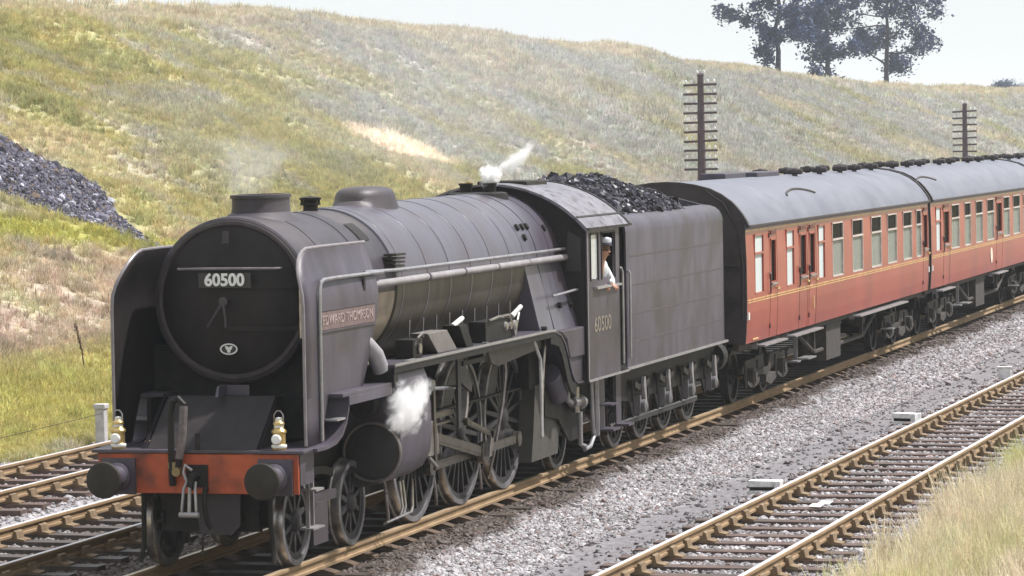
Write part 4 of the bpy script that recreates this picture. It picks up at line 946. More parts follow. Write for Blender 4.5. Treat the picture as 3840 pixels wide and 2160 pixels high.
# ------------------------------------------------------------------ TENDER
T = empty('tender', (16.3, 0, 0), 'dusty black coal tender behind the cab with flat seamed sides', 'tender')
TX = 16.3
def tb(name, mb, m_, **k): return part(name, mb, m_, T, loc=(-TX, 0, 0), **k)
sidep = [(1.33, 1.27), (1.33, 3.20), (1.315, 3.29), (1.27, 3.37), (1.20, 3.425), (1.11, 3.455), (1.0, 3.465)]
def tender_side(s):
    b = MB().prism([(s*y, z) for y, z in sidep]+[(s*(y-.03), z-.02) for y, z in sidep[::-1]], 'x', 12.97, 19.60)
    o = part('tank_side', b, SOOT, T, loc=(-TX, 0, 0))
    for zz in (2.86, 2.44, 2.02, 1.62):
        part('plate_seam', MB().box(13.2, 19.4, s*1.331, s*1.334, zz-.011, zz+.011), mat('seam_dark', (.06, .05, .055), (.09, .075, .08), rough=.6), o)
    part('sole_edge', MB().box(12.9, 19.75, s*1.22, s*1.36, 1.235, 1.268), RAILG, o)
    handrail([(13.05, s*1.36, 1.40), (13.05, s*1.365, 2.62), (13.05, s*1.34, 2.66)], .018, m_=RAILG, parent=o)
mir(tender_side)
tb('tank_rear', MB().prism([(y, z) for y, z in sidep]+[(.5, 3.60), (-.5, 3.60)]+[(-y, z) for y, z in sidep[::-1]], 'x', 19.55, 19.60), SOOT, bevel=.01)
tb('tank_front', MB().prism([(1.28, 1.27), (1.28, 3.35), (.7, 3.3), (.5, 2.6), (-.5, 2.6), (-.7, 3.3), (-1.28, 3.35), (-1.28, 1.27)], 'x', 13.0, 13.04), DARK)
tb('tank_top', MB().box(13.0, 19.55, -1.27, 1.27, 3.18, 3.22), SOOT)
tb('coal_plate', MB().box(17.9, 17.94, -.98, .98, 3.2, 3.62).box(13.2, 17.9, -1.0, -.97, 3.2, 3.52).box(13.2, 17.9, .97, 1.0, 3.2, 3.52), DARK)
tb('water_filler', MB().lathe([(.26, 0), (.26, .3), (.28, .3), (.28, .34), (.001, .36)], (18.8, 0, 3.2), 'z', 20), DARK)
tb('tender_tank_bottom', MB().box(13.0, 19.6, -1.25, 1.25, 1.2, 1.27), DARK)
def tender_gear(s):
    TW = [14.28, 15.88, 17.48, 19.16]
    fp = [(12.9, 1.22), (19.75, 1.22), (19.75, .80)]
    for xx in TW[::-1]: fp += [(xx+.42, .72), (xx+.2, .46), (xx+.13, .46), (xx+.13, .78), (xx-.13, .78), (xx-.13, .46), (xx-.2, .46), (xx-.42, .72)]
    fp += [(12.9, .8)]
    fr = tb('tender_frame', MB().prism(fp, 'y', s*1.10, s*1.13), DARK)
    for xx in TW:
        w = wheel('tender_wheel', .635, T, (xx-TX, s*.80, .635), s, 12, boss=.12)
        part('axlebox', MB().box(xx-.125, xx+.125, s*1.06, s*1.22, .50, .78).lathe([(.10, 0), (.10, s*.06), (.05, s*.08), (.001, s*.08)], (xx, s*1.22, .62), 'y', 14), mat('axlebox_grey', (0.0850, 0.0808, 0.0850), (0.1530, 0.1445, 0.1530), rough=.5), fr)
        part('spring', MB().plate([(xx-.45, .98), (xx-.2, .91), (xx, .89), (xx+.2, .91), (xx+.45, .98)], 'y', s*1.15, s*1.23, .09), GRIME, fr)
        for dx in (-.45, .45): part('spring_hanger', MB().cyl((xx+dx, s*1.19, .98), (xx+dx, s*1.19, .70), .022, .022, 8).box(xx+dx-.05, xx+dx+.05, s*1.14, s*1.2, .98, 1.03), GRIME, fr)
        part('spring_buckle', MB().prism([(xx-.075, .95), (xx-.035, 1.06), (xx+.05, 1.04), (xx+.09, .80), (xx+.15, .56), (xx+.07, .56), (xx+.01, .76)], 'y', s*1.225, s*1.27), RAILG, fr)
        part('brake_rigging', MB().box(xx-.80, xx-.74, s*.80, s*.88, .25, .75), GRIME, fr)
    part('brake_pull_rod', MB().cyl((13.3, s*.96, .40), (19.0, s*.96, .40), .03, .03, 8), STEEL, fr)
    part('tie_bar', MB().box(13.0, 18.4, s*1.10, s*1.13, .385, .44), WHEELM, fr)
    part('tender_step', MB().box(12.95, 13.3, s*1.14, s*1.34, .43, .46).box(12.98, 13.28, s*1.13, s*1.15, .43, 1.22), SOOT, fr)
    part('vacuum_cylinder', MB().cyl((19.72, s*1.05, .98), (20.05, s*1.05, .98), .24, .24, 20), DARK, fr)
    part('tender_buffer', MB().cyl((19.75, s*.885, 1.05), (20.25, s*.885, 1.05), .10, .10, 14).cyl((20.25, s*.885, 1.05), (20.30, s*.885, 1.05), .20, .20, 24), DARK, fr)
mir(tender_gear)
for xx in (14.28, 15.88, 17.48, 19.16): tb('axle', MB().cyl((xx, -.8, .635), (xx, .8, .635), .09, .09, 12), DARK)
# coal
def coal_h(x, y):
    e = np.interp(x, [13.2, 13.7, 14.6, 15.6, 16.5, 17.4, 18.2, 18.8], [3.45, 3.86, 3.98, 3.93, 3.92, 3.74, 3.55, 3.3])
    z = 3.38+(e-3.38)*np.clip(1-np.abs(y/1.18)**2.2, 0, 1)
    return z+(fbm(x*1.8, y*1.8+9, 3)-.5)*.20
grid = grid_mesh('coal', np.linspace(13.2, 18.8, 60), np.linspace(-1.14, 1.14, 26), lambda x, y: coal_h(x, y)-.05, None, COALM)
tag(grid, 'heaped black coal in the tender', 'coal', kind='stuff')
x, y = rand_pts(6500, 13.2, 18.7, -1.12, 1.12); s_ = np.exp(RNG.normal(math.log(.046), .40, len(x)))
cc = np.array([.018, .0165, .023])*RNG.uniform(.5, 2.2, (len(x), 1)); cc = np.where((RNG.random(len(x)) > .93)[:, None], np.array([.12, .12, .15]), cc)
COALI = inst_mat('coal_lumps', rough=.35, mul=.3)
scatter('coal_lumps', np.stack([x, y, coal_h(x, y)], 1), np.stack([s_, s_, s_*.85], 1), cc, stone_protos('coal_piece', COALI, 6, 9), 6, RNG.uniform(0, 6.283, (len(x), 3)),
        label='loose lumps of coal lying on top of the tender heap', cat='coal')

# ------------------------------------------------------------------ lamps on the beam
def lamp():
    r = empty('headlamp', (0, 0, 0), '', 'oil lamp', 'oil lamps on the buffer beam')
    part('lamp_body', MB().lathe([(.075, 0), (.080, .02), (.080, .05), (.070, .06), (.070, .17), (.082, .18), (.082, .20), (.05, .235), (.05, .26), (.062, .265), (.062, .285), (.035, .31), (.035, .33), (.001, .34)], (0, 0, 0), 'z', 20), BRASS, r)
    part('lamp_lens', MB().lathe([(.05, 0), (.055, -.03), (.045, -.045), (.001, -.05)], (-.065, 0, .115), 'x', 16), PORC, r)
    part('lamp_cap', MB().lathe([(.050, .236), (.053, .25), (.05, .262)], (0, 0, 0), 'z', 16).lathe([(.036, .305), (.037, .32), (.03, .338), (.001, .345)], (0, 0, 0), 'z', 14), WHITE, r)
    part('lamp_handle', MB().tube([(0, -.05, .28), (0, -.05, .37), (0, -.02, .41), (0, .02, .41), (0, .05, .37), (0, .05, .28)], .008, 6), STEEL, r)
    part('lamp_base_band', MB().lathe([(.079, .02), (.083, .03), (.083, .045), (.079, .055)], (0, 0, 0), 'z', 20), WHITE, r)
    return r
l1 = lamp(); l1.location = (-.79, -.89, 1.328); l1['label'] = 'brass and white oil lamp above the buffer nearer the carriages, lens bright'
l2 = copy_tree(l1); l2.location = (-.79, .93, 1.328); l2['label'] = 'brass oil lamp at the far end of the red beam, beside the grass bank'
l1['label'] = 'brass and white oil lamp on the red beam near the engine steps'

# ------------------------------------------------------------------ driver
def skin_mesh(name, verts, edges, radii, m_, parent, root=0, sub=2):
    me = bpy.data.meshes.new(name); me.from_pydata(verts, edges, []); me.materials.append(m_)
    o = bpy.data.objects.new(name, me); COL.objects.link(o); o.parent = parent
    sk = o.modifiers.new('skin', 'SKIN'); sk.use_smooth_shade = True
    if not me.skin_vertices: me.attributes.new
    for i, r in enumerate(radii):
        v = me.skin_vertices[0].data[i]; v.radius = r if hasattr(r, '__len__') else (r, r); v.use_root = (i == root)
    ss = o.modifiers.new('sub', 'SUBSURF'); ss.levels = sub; ss.render_levels = sub
    return o
D = empty('person', (11.93, -1.0, 1.37), 'engine driver in pale jacket and cap leaning at the cab window', 'person', rz=-.45)
bv = [(0,.06,.90),(0,-.06,1.10),(0,-.20,1.33),(0,-.27,1.45),(0,-.30,1.51),(-.01,-.34,1.60),(-.01,-.35,1.70),
      (0,.15,.84),(0,.12,.46),(0,.15,.04),(-.13,.15,.02),(0,-.01,.84),(0,.0,.46),(0,.02,.04),(-.13,.02,.02)]
be = [(0,1),(1,2),(2,3),(3,4),(4,5),(5,6),(0,7),(7,8),(8,9),(9,10),(0,11),(11,12),(12,13),(13,14)]
skin_mesh('body', bv, be, [.13,.13,.13,.062,.055,.085,.075,.08,.055,.045,.04,.08,.055,.045,.04], SKIN, D)
jv = [(0,.06,.92),(0,-.06,1.10),(0,-.20,1.33),(0,-.295,1.515),(-.16,-.22,1.36),(-.23,-.30,1.20),(-.13,-.40,1.15),(.17,-.19,1.36),(.23,-.26,1.18),(.10,-.38,1.15)]
je = [(0,1),(1,2),(2,3),(2,4),(4,5),(5,6),(2,7),(7,8),(8,9)]
skin_mesh('jacket', jv, je, [(.18,.15),(.19,.16),(.21,.16),.088,.085,.07,.055,.085,.07,.055], JACKET, D)
skin_mesh('trousers', [(0,.06,.92),(0,.15,.82),(0,.12,.46),(0,.15,.06),(0,-.01,.82),(0,.0,.46),(0,.02,.06)], [(0,1),(1,2),(2,3),(0,4),(4,5),(5,6)], [.16,.10,.08,.07,.10,.08,.07], TROUS, D)
def hand(p, d):
    P = Vector(p); vv = [tuple(P), tuple(P+Vector((0,-.05,-.02))*1.0)]; ee = [(0, 1)]; rr = [.036, .034]
    for k in range(4):
        a = P+Vector(((k-1.5)*.021, -.07, -.03)); q = P+Vector(((k-1.5)*.023, -.105-.006*(k in (1, 2)), -.055)); t = P+Vector(((k-1.5)*.022, -.098, -.09+.008*(k == 3)))
        i = len(vv); vv += [tuple(a), tuple(q), tuple(t)]; ee += [(1, i), (i, i+1), (i+1, i+2)]; rr += [.011, .0095, .008]
    i = len(vv); a = P+Vector((d*.035, -.03, -.02)); t = P+Vector((d*.055, -.06, -.05)); vv += [tuple(a), tuple(t)]; ee += [(0, i), (i, i+1)]; rr += [.012, .010]
    return skin_mesh('hand', vv, ee, rr, SKIN, D, sub=1)
hand((-.12, -.40, 1.15), 1); hand((.09, -.38, 1.15), -1)
b = MB().lathe([(.098, -.015), (.104, .02), (.108, .05), (.10, .075), (.05, .09), (.001, .092)], (-.01, -.35, 1.72), 'z', 24)
part('cap', b, mat('cap_cloth', (.50, .52, .58), (.60, .62, .68), scale=20, rough=.8), D)
part('cap_band', MB().lathe([(.102, -.02), (.106, -.015), (.106, .012), (.102, .016)], (-.01, -.35, 1.72), 'z', 24).prism([(-.08, -.42), (-.04, -.475), (.02, -.475), (.06, -.42)], 'z', 1.690, 1.702), mat('cap_band_dark', (.06, .06, .09), (.09, .09, .12), rough=.5), D)
fb = MB()
for dx in (-.036, .03): fb.lathe([(.001, -.010), (.010, -.006), (.010, .006), (.001, .010)], (-.01+dx, -.432, 1.635), 'y', 8)
part('eyes', fb, BLACKW, D)
part('nose', MB().tube([(-.012, -.425, 1.635), (-.012, -.455, 1.60), (-.012, -.435, 1.592)], [.008, .014, .012], 6), SKIN, D)
part('mouth', MB().box(-.034, .012, -.432, -.420, 1.558, 1.565), mat('lips', (.36, .14, .11), rough=.6), D)
part('ears', MB().lathe([(.001, -.008), (.028, -.006), (.028, .006), (.001, .008)], (-.098, -.335, 1.615), 'x', 10).lathe([(.001, -.008), (.028, -.006), (.028, .006), (.001, .008)], (.078, -.335, 1.615), 'x', 10), SKIN, D)
part('hair', MB().lathe([(.088, -.06), (.097, -.02), (.098, .02)], (-.008, -.325, 1.675), 'z', 20), mat('hair_brown', (.10, .055, .03), rough=.8), D)

# ------------------------------------------------------------------ COACHES
CLEN = 19.66
def roof_prof(n=28):
    ys_ = [-1.40, -1.375, -1.31, -1.22, -1.12, -.95, -.76, -.5, -.25, 0]; zs_ = [3.05, 3.12, 3.23, 3.35, 3.455, 3.58, 3.675, 3.745, 3.782, 3.795]
    h = list(zip(ys_, zs_)); return h+[(-y, z) for y, z in h[-2::-1]]
RP = roof_prof()
SIDEZ = [(1.10, 1.335), (1.30, 1.352), (1.60, 1.366), (1.80, 1.37), (2.05, 1.37), (2.5, 1.368), (2.95, 1.352), (3.06, 1.345)]
def syv(z): return float(np.interp(z, [a for a, _ in SIDEZ], [a for _, a in SIDEZ]))
def coach_side(name, s, holes, parent):
    X = sorted({0., CLEN, *[h[0] for h in holes], *[h[1] for h in holes]}); Z = sorted({*[a for a, _ in SIDEZ], *[h[2] for h in holes], *[h[3] for h in holes]})
    b = MB()
    ins = lambda i, j: any(h[0]-1e-6 <= X[i] and X[i+1] <= h[1]+1e-6 and h[2]-1e-6 <= Z[j] and Z[j+1] <= h[3]+1e-6 for h in holes)
    for i in range(len(X)-1):
        for j in range(len(Z)-1):
            if not ins(i, j):
                for t in (0, .05): b.add([(X[i], s*(syv(Z[j])-t), Z[j]), (X[i+1], s*(syv(Z[j])-t), Z[j]), (X[i+1], s*(syv(Z[j+1])-t), Z[j+1]), (X[i], s*(syv(Z[j+1])-t), Z[j+1])], [(0,1,2,3)])
    for a, c, d, e in holes:
        ya, yb = syv(d), syv(e)
        b.add([(a,s*ya,d),(c,s*ya,d),(c,s*yb,e),(a,s*yb,e),(a,s*(ya-.05),d),(c,s*(ya-.05),d),(c,s*(yb-.05),e),(a,s*(yb-.05),e)], [(0,1,5,4),(1,2,6,5),(2,3,7,6),(3,0,4,7)])
    return part(name, b, MAROON, parent)
def make_coach(wins, label, loc, marks):
    """wins: (x0, x1, kind) with kind w = vent window, f = pale pane, d = door droplight"""
    C = empty('railway_coach', loc, label, 'railway coach', 'maroon coaches behind the tender')
    zz = {'w': (1.88, 2.905), 'f': (1.895, 2.905), 'd': (2.03, 2.79)}
    holes = [(a, c, *zz[k]) for a, c, k in wins]
    for s in (-1, 1):
        hs = holes if s < 0 else [(a-.12, c+.12, 1.88, 2.62) if k == 'w' else (a, c, 2.03, 2.5) for a, c, k in wins]
        sd_ = coach_side('body_side', s, hs, C)
        for (z0, z1) in ((1.815, 1.832), (1.775, 1.790), (2.965, 2.985)):
            yy = syv((z0+z1)/2)+.003
            part('lining_stripe', MB().box(.03, CLEN-.03, s*yy, s*(yy-.006), z0, z1), LINING, sd_)
        part('cant_strip', MB().box(0, CLEN, s*1.352, s*1.40, 3.03, 3.05), ENDM, sd_)
        for (a, c, k), h in zip(wins, hs):
            z0, z1 = h[2], h[3]; yo = syv(2.4)
            if s < 0:
                f = MB(); t = .026
                for q in ((h[0], h[0]+t), (h[1]-t, h[1])): f.box(q[0], q[1], s*(yo+.004), s*(yo-.035), z0, z1)
                f.box(h[0], h[1], s*(yo+.004), s*(yo-.035), z1-t, z1).box(h[0], h[1], s*(yo+.004), s*(yo-.035), z0, z0+t)
                if k != 'd': f.box(h[0], h[1], s*(yo+.006), s*(yo-.035), 2.565, 2.60)
                w = part('door_window' if k == 'd' else 'window', f, FRAMEW if k == 'w' else MAROON, C)
                zm = 2.57
                if k == 'd': part('pane', MB().box(h[0], h[1], s*(yo-.03), s*(yo-.034), z0, z1), GLASSD, w)
                else:
                    part('pane', MB().box(h[0], h[1], s*(yo-.03), s*(yo-.034), z0, zm), GLASS if k == 'w' else GLASSF, w)
                    part('vent_pane', MB().box(h[0], h[1], s*(yo-.024), s*(yo-.028), zm, z1), GLASSD if k == 'w' else GLASSF, w)
            else: part('window', MB().box(h[0], h[1], s*(yo-.03), s*(yo-.034), z0, z1), GLASS, C)
            if k == 'd' and s < 0:
                # door seams, hinges, handle
                dm = mat('door_gap', (.05, .02, .015), (.07, .03, .02), rough=.7)
                for q in (a-.10, c+.10): part('door_seam', MB().prism([(-(y_+.003), z_) for z_, y_ in SIDEZ if z_ < 3]+[(-(y_-.02), z_) for z_, y_ in SIDEZ[::-1] if z_ < 3], 'x', q-.006, q+.006), dm, C)
                part('door_handle', MB().tube([(c+.04, -1.37, 1.93), (c+.04, -1.41, 1.93), (c-.06, -1.415, 1.90)], .018, 6), BRASS, C)
                part('door_sill', MB().box(a-.02, c+.02, -1.365, -1.405, 2.0, 2.028), RAILG, C)
                part('grab_rail', MB().tube([(a-.18, -1.37, 1.86), (a-.18, -1.40, 1.88), (a-.18, -1.40, 2.20), (a-.18, -1.37, 2.22)], .011, 6), ENDM, C)
                part('door_vent', MB().box(a+.02, c-.02, -1.352, -1.378, 2.86, 2.925), mat('vent_brown', (.10, .03, .02), (.14, .05, .03), rough=.6), C)
                for hz in (1.3, 2.15, 2.85): part('door_hinge', MB().box(a-.13, a-.08, -(syv(hz)+.018), -syv(hz)+.01, hz-.04, hz+.04), ENDM, C)
    # roof
    b = MB().prism(RP+[(y*.97, z-.05) for y, z in RP[::-1]], 'x', -.02, CLEN+.02); roof_ = part('roof', b, ROOFM, C)
    for xx in (.0, CLEN): part('roof_end_rib', MB().prism([(y*1.012, z+.022) for y, z in RP]+[(y*.99, z-.02) for y, z in RP[::-1]], 'x', xx-.05, xx+.05), ENDM, roof_)
    part('gutter', MB().box(.0, CLEN, -1.425, -1.395, 3.045, 3.075).box(.0, CLEN, 1.395, 1.425, 3.045, 3.075), ENDM, roof_)
    # curved rain strip above the doors
    pts = []
    for k in range(11):
        t = k/10; xx = marks['rain']+2.7*t; yy = -1.10+.13*math.sin(math.pi*t)**.7; zq = np.interp(yy, [p[0] for p in RP[:10]], [p[1] for p in RP[:10]])+.012; pts.append((xx, yy, zq))
    part('rain_strip', MB().tube(pts, .022, 6), ENDM, roof_)
    for k, (xx, yy) in enumerate(marks['vents']):
        zq = float(np.interp(-abs(yy), [p[0] for p in RP[:10]], [p[1] for p in RP[:10]]))
        vb = MB().lathe([(.055, -.02), (.05, .06)], (xx, yy, zq), 'z', 10).lathe([(.02, -.16), (.055, -.14), (.06, -.05), (.075, -.04), (.075, .04), (.06, .05), (.055, .14), (.02, .16)], (xx, yy, zq+.085), 'y', 10)
        part('roof_ventilator', vb.box(xx-.10, xx+.10, yy-.05, yy+.05, zq+.06, zq+.10+.02*((k*7) % 3)), ENDM, roof_)
    for (x0, x1, y0, y1, h) in marks.get('boxes', []): part('roof_tank_cover', MB().box(x0, x1, y0, y1, 3.72, 3.79+h), mat('tank_cover', (.040, .034, .048), (.07, .062, .085), rough=.6), roof_, bevel=.02)
    # ends and gangway
    sh = [(s_*syv(z), z) for s_ in (1,) for z, _ in SIDEZ]
    for xx, d in ((0., -1), (CLEN, 1)):
        e = part('coach_end', MB().prism([(syv(z), z) for z, _ in SIDEZ]+[(-y*.985, z-.01) for y, z in RP][1:-1]+[(-syv(z), z) for z, _ in SIDEZ[::-1]], 'x', xx, xx+d*.035), ENDM, C)
        part('gangway', MB().box(xx+d*.036, xx+d*.52, -.52, .52, 1.15, 3.42), mat('gangway_rubber', (.030, .027, .027), (.05, .045, .045), scale=12, rough=.8), e, bevel=.04)
        part('end_step', MB().box(xx+d*.036, xx+d*.14, -1.25, -1.0, 1.8, 1.82).box(xx+d*.036, xx+d*.14, -1.25, -1.0, 2.4, 2.42), UNDER, e)
        part('end_handrail', MB().tube([(xx+d*.08, -1.30, 1.5), (xx+d*.10, -1.315, 2.4), (xx+d*.10, -1.25, 3.0), (xx+d*.10, -1.0, 3.45), (xx+d*.09, -.7, 3.66)], .016, 6), GRIME, e)
        part('end_buffer', MB().cyl((xx+d*.04, -.885, 1.05), (xx+d*.42, -.885, 1.05), .09, .09, 12).cyl((xx+d*.40, -.885, 1.05), (xx+d*.44, -.885, 1.05), .20, .20, 20), DARK, e)
        part('end_buffer', MB().cyl((xx+d*.04, .885, 1.05), (xx+d*.42, .885, 1.05), .09, .09, 12).cyl((xx+d*.40, .885, 1.05), (xx+d*.44, .885, 1.05), .20, .20, 20), DARK, e)
        part('tail_lamp_bracket', MB().box(xx-d*.12, xx-d*.02, -1.345, -1.385, 1.50, 1.62), PORC, e)
    # inside: floor, ceiling, seats
    part('coach_floor', MB().box(.06, CLEN-.06, -1.28, 1.28, 1.12, 1.2), SEATM, C)
    b = MB(); xx = 1.2
    while xx < CLEN-1.0:
        for s in (-1, 1): b.box(xx-.06, xx+.06, s*.35, s*1.27, 1.2, 2.22)
        xx += 1.02
    part('seat_backs', b, SEATM, C)
    # underframe
    part('solebar', MB().box(.05, CLEN-.05, -1.20, -1.10, .98, 1.10).box(.05, CLEN-.05, 1.10, 1.20, .98, 1.10).box(.3, CLEN-.3, -1.1, 1.1, .98, 1.02), UNDERL, C)
    for x0, x1 in marks['steps']: part('footboard', MB().box(x0, x1, -1.20, -1.46, 1.0, 1.03).box(x0+.1, x0+.13, -1.2, -1.3, .95, 1.06), UNDERL if False else RAILG, C)
    tr = MB()
    for s in (-1, 1): tr.tube([(5.4, s*1.12, .98), (7.2, s*1.12, .52), (12.4, s*1.12, .52), (14.2, s*1.12, .98)], .04, 6).box(7.15, 7.25, s*1.08, s*1.14, .52, .98).box(12.35, 12.45, s*1.08, s*1.14, .52, .98)
    part('truss', tr, UNDER, C)
    part('battery_box', MB().box(8.05, 9.55, -1.20, -.75, .30, .98).box(8.0, 9.6, -1.215, -1.2, .92, .97), UNDERL, C, bevel=.015)
    part('vacuum_cylinder', MB().cyl((11.2, -.55, .36), (11.2, -.55, .95), .26, .26, 18).cyl((7.2, -.95, .42), (7.2, -.95, .95), .14, .10, 14), UNDERL, C)
    part('dynamo', MB().cyl((12.9, -.4, .62), (12.9, .3, .62), .2, .2, 16).cyl((13.3, -.8, .75), (14.0, -.8, .75), .12, .12, 12), UNDER, C)
    for bx in (2.74, CLEN-2.74):
        B = part('bogie', MB(), UNDER, C) if False else None
        b = MB()
        for s in (-1, 1):
            b.prism([(bx-1.75, .62), (bx-1.45, .74), (bx-.6, .74), (bx-.45, .52), (bx+.45, .52), (bx+.6, .74), (bx+1.45, .74), (bx+1.75, .62), (bx+1.75, .54), (bx+1.4, .50), (bx+.7, .50), (bx+.5, .34), (bx-.5, .34), (bx-.7, .50), (bx-1.4, .50), (bx-1.75, .54)], 'y', s*1.0, s*1.06)
        b.box(bx-.35, bx+.35, -1.0, 1.0, .40, .75)
        B = part('bogie', b, UNDER, C)
        for dx in (-1.295, 1.295):
            for s in (-1, 1):
                t = MB().lathe([(.001, .0), (.12, 0), (.13, -.05*s), (.36, -.06*s), (.385, 0), (.455, 0), (.46, -.10*s), (.487, -.11*s), (.487, -.135*s), (.3, -.135*s), (.001, -.13*s)], (bx+dx, s*.80, .457), 'y', 32)
                part('bogie_wheel', t, WHEELM, B)
            part('bogie_axle', MB().cyl((bx+dx, -.8, .457), (bx+dx, .8, .457), .075, .075, 10), DARK, B)
            for s in (-1, 1):
                part('axlebox', MB().box(bx+dx-.13, bx+dx+.13, s*1.0, s*1.19, .34, .60).box(bx+dx-.09, bx+dx+.09, s*1.19, s*1.215, .38, .55), UNDERL, B, bevel=.012)
                part('bogie_spring', MB().plate([(bx+dx-.50, .40), (bx+dx-.25, .33), (bx+dx, .31), (bx+dx+.25, .33), (bx+dx+.50, .40)], 'y', s*1.08, s*1.16, .07), UNDER, B)
                for q in (-.5, .5): part('spring_hanger', MB().cyl((bx+dx+q, s*1.12, .30), (bx+dx+q, s*1.12, .72), .025, .025, 8), UNDERL, B)
        part('bolster_spring', MB().plate([(bx-.42, .38), (bx, .30), (bx+.42, .38)], 'y', -1.08, -1.2, .12), UNDERL, B)
        part('bogie_footboard', MB().box(bx+1.75, bx+2.05, -1.08, -1.34, .50, .525).box(bx+2.4, bx+2.75, -1.08, -1.3, .50, .52) if bx < 9 else MB().box(bx-2.05, bx-1.75, -1.08, -1.34, .50, .525), RAILG, B)
    part('step_board', MB().box(5.0, 5.75, -1.22, -1.44, .52, .545).box(5.05, 5.08, -1.15, -1.22, .52, 1.0), RAILG, C)
    # small emblem and lettering on the lower panel
    return C
X1 = 21.25
w1 = [(.66,1.42,'f'),(2.03,2.48,'d'),(3.43,4.14,'f'),(4.70,5.27,'d'),(5.62,6.12,'d'),(6.48,7.14,'f'),(7.90,9.07,'w'),(10.05,11.25,'w'),(12.22,13.44,'w'),(14.20,15.38,'w'),(16.18,17.35,'w'),(17.94,18.65,'w'),(18.98,19.50,'d')]
v1 = [(x_, y_) for x_ in (9.7, 12.3, 14.6, 16.3, 18.4) for y_ in (-.32, .36)]
c1 = make_coach(w1, 'foremost maroon coach coupled behind the tender, showing guard doors', (X1, 0, 0), {'rain': 4.9, 'vents': v1, 'steps': [(1.0, 3.0), (3.7, 6.4), (10.4, 16.2)], 'boxes': [(4.9, 6.7, .02, .5, .10), (7.2, 9.3, -.1, .35, .09)]})
X2 = X1+CLEN+.40
w2 = [(42.0-X2,42.76-X2,'w'),(43.2-X2,43.96-X2,'d'),(44.38-X2,45.62-X2,'w'),(46.46-X2,47.50-X2,'w'),(48.35-X2,49.55-X2,'w'),(50.32-X2,51.58-X2,'w'),(52.08-X2,53.02-X2,'d'),(53.38-X2,54.55-X2,'w'),(55.24-X2,56.64-X2,'w'),(57.3-X2,58.5-X2,'w'),(58.95-X2,59.45-X2,'d'),(59.85-X2,60.5-X2,'w')]
v2 = [(x_, y_) for x_ in (1.3, 3.4, 5.2, 8.3, 10.0, 13.2, 15.2, 18.0) for y_ in (-.3, .34)]
w2[0] = (.70, 1.46, 'f')
c2 = make_coach(w2, 'middle maroon coach, joined to the foremost one by a dark gangway', (X2, 0, 0), {'rain': -.2, 'vents': v2, 'steps': [(1.0, 3.0), (10.2, 12.2), (17.2, 18.8)]})
c3 = copy_tree(c2); c3.location = (X2+CLEN+.40, 0, 0); c3['label'] = 'rearmost maroon coach, only its roof showing at the frame edge'
# lettering on the coaches
NUMY = mat('coach_number_yellow', (.60, .42, .16), (.66, .48, .2), rough=.5)
text('running_number', 'E 35', .13, NUMY, c1, (18.35, -1.362, 1.66), (math.pi/2, 0, 0), width=.55, extrude=.002)
part('coach_emblem', MB().lathe([(.001, 0), (.19, 0), (.19, .006), (.001, .006)], (9.75, -1.372, 1.50), 'y', 24), mat('emblem_pale', (.62, .52, .40), (.75, .68, .58), scale=14, rough=.5), c2)
for o in (c1,): part('fire_door_mark', MB().box(5.92, 5.97, -1.374, -1.362, 1.40, 1.62).box(.5, .95, -1.345, -1.352, 1.14, 1.165), NUMY, o)

# ------------------------------------------------------------------ telegraph poles
def pole(loc, top, narm, wid, label, lean):
    gz = float(ground_z(loc[0], loc[1])); P = empty('telegraph_pole', (loc[0], loc[1], gz), label, 'telegraph pole', 'telegraph poles at the foot of the cutting')
    H = top-gz
    part('pole', MB().tube([(0, 0, -.4), (0, 0, H*.5), (0, 0, H)], [.17, .14, .11], 14), POLEM, P)
    part('pole_cap', MB().lathe([(.13, H-.02), (.13, H+.0), (.001, H+.10)], (0, 0, 0), 'z', 14), POLEM, P)
    for sx in (-.13, .13): part('finial_insulator', MB().lathe([(.015, 0), (.02, .05), (.05, .06), (.055, .10), (.035, .16), (.001, .17)], (0, sx, H+.0), 'z', 10), PORC, P)
    arm = MB().box(-.14, -.06, -wid/2, wid/2, -.04, .04); a0 = None; i0 = None
    for k in range(narm):
        z = H-.36-k*.335
        if a0 is None: a0 = part('crossarm', arm, POLEM, P); a = a0
        else: a = share(a0, P)
        a.location = (0, 0, z); a.rotation_euler = (random.uniform(-.03, .03)-.02, 0, 0)
        for yy in (-.46, -.24, .24, .46):
            yy = yy*wid/1.2+ (0.04 if yy > 0 else -.04)*wid
            if i0 is None: i0 = part('insulator', MB().lathe([(.012, 0), (.012, .05), (.042, .05), (.048, .075), (.038, .09), (.04, .12), (.02, .15), (.001, .155)], (0, 0, 0), 'z', 10), PORC, a); q = i0
            else: q = share(i0, a)
            q.location = (-.10, yy, .035)
    return P
pole((86.5, 13.8), 6.78, 10, 1.22, 'nearer telegraph pole with stacked crossarms standing behind the foremost coach', 0)
pole((139.7, 12.0), 5.98, 10, 1.22, 'distant telegraph pole with stacked crossarms above the middle coach', 0)

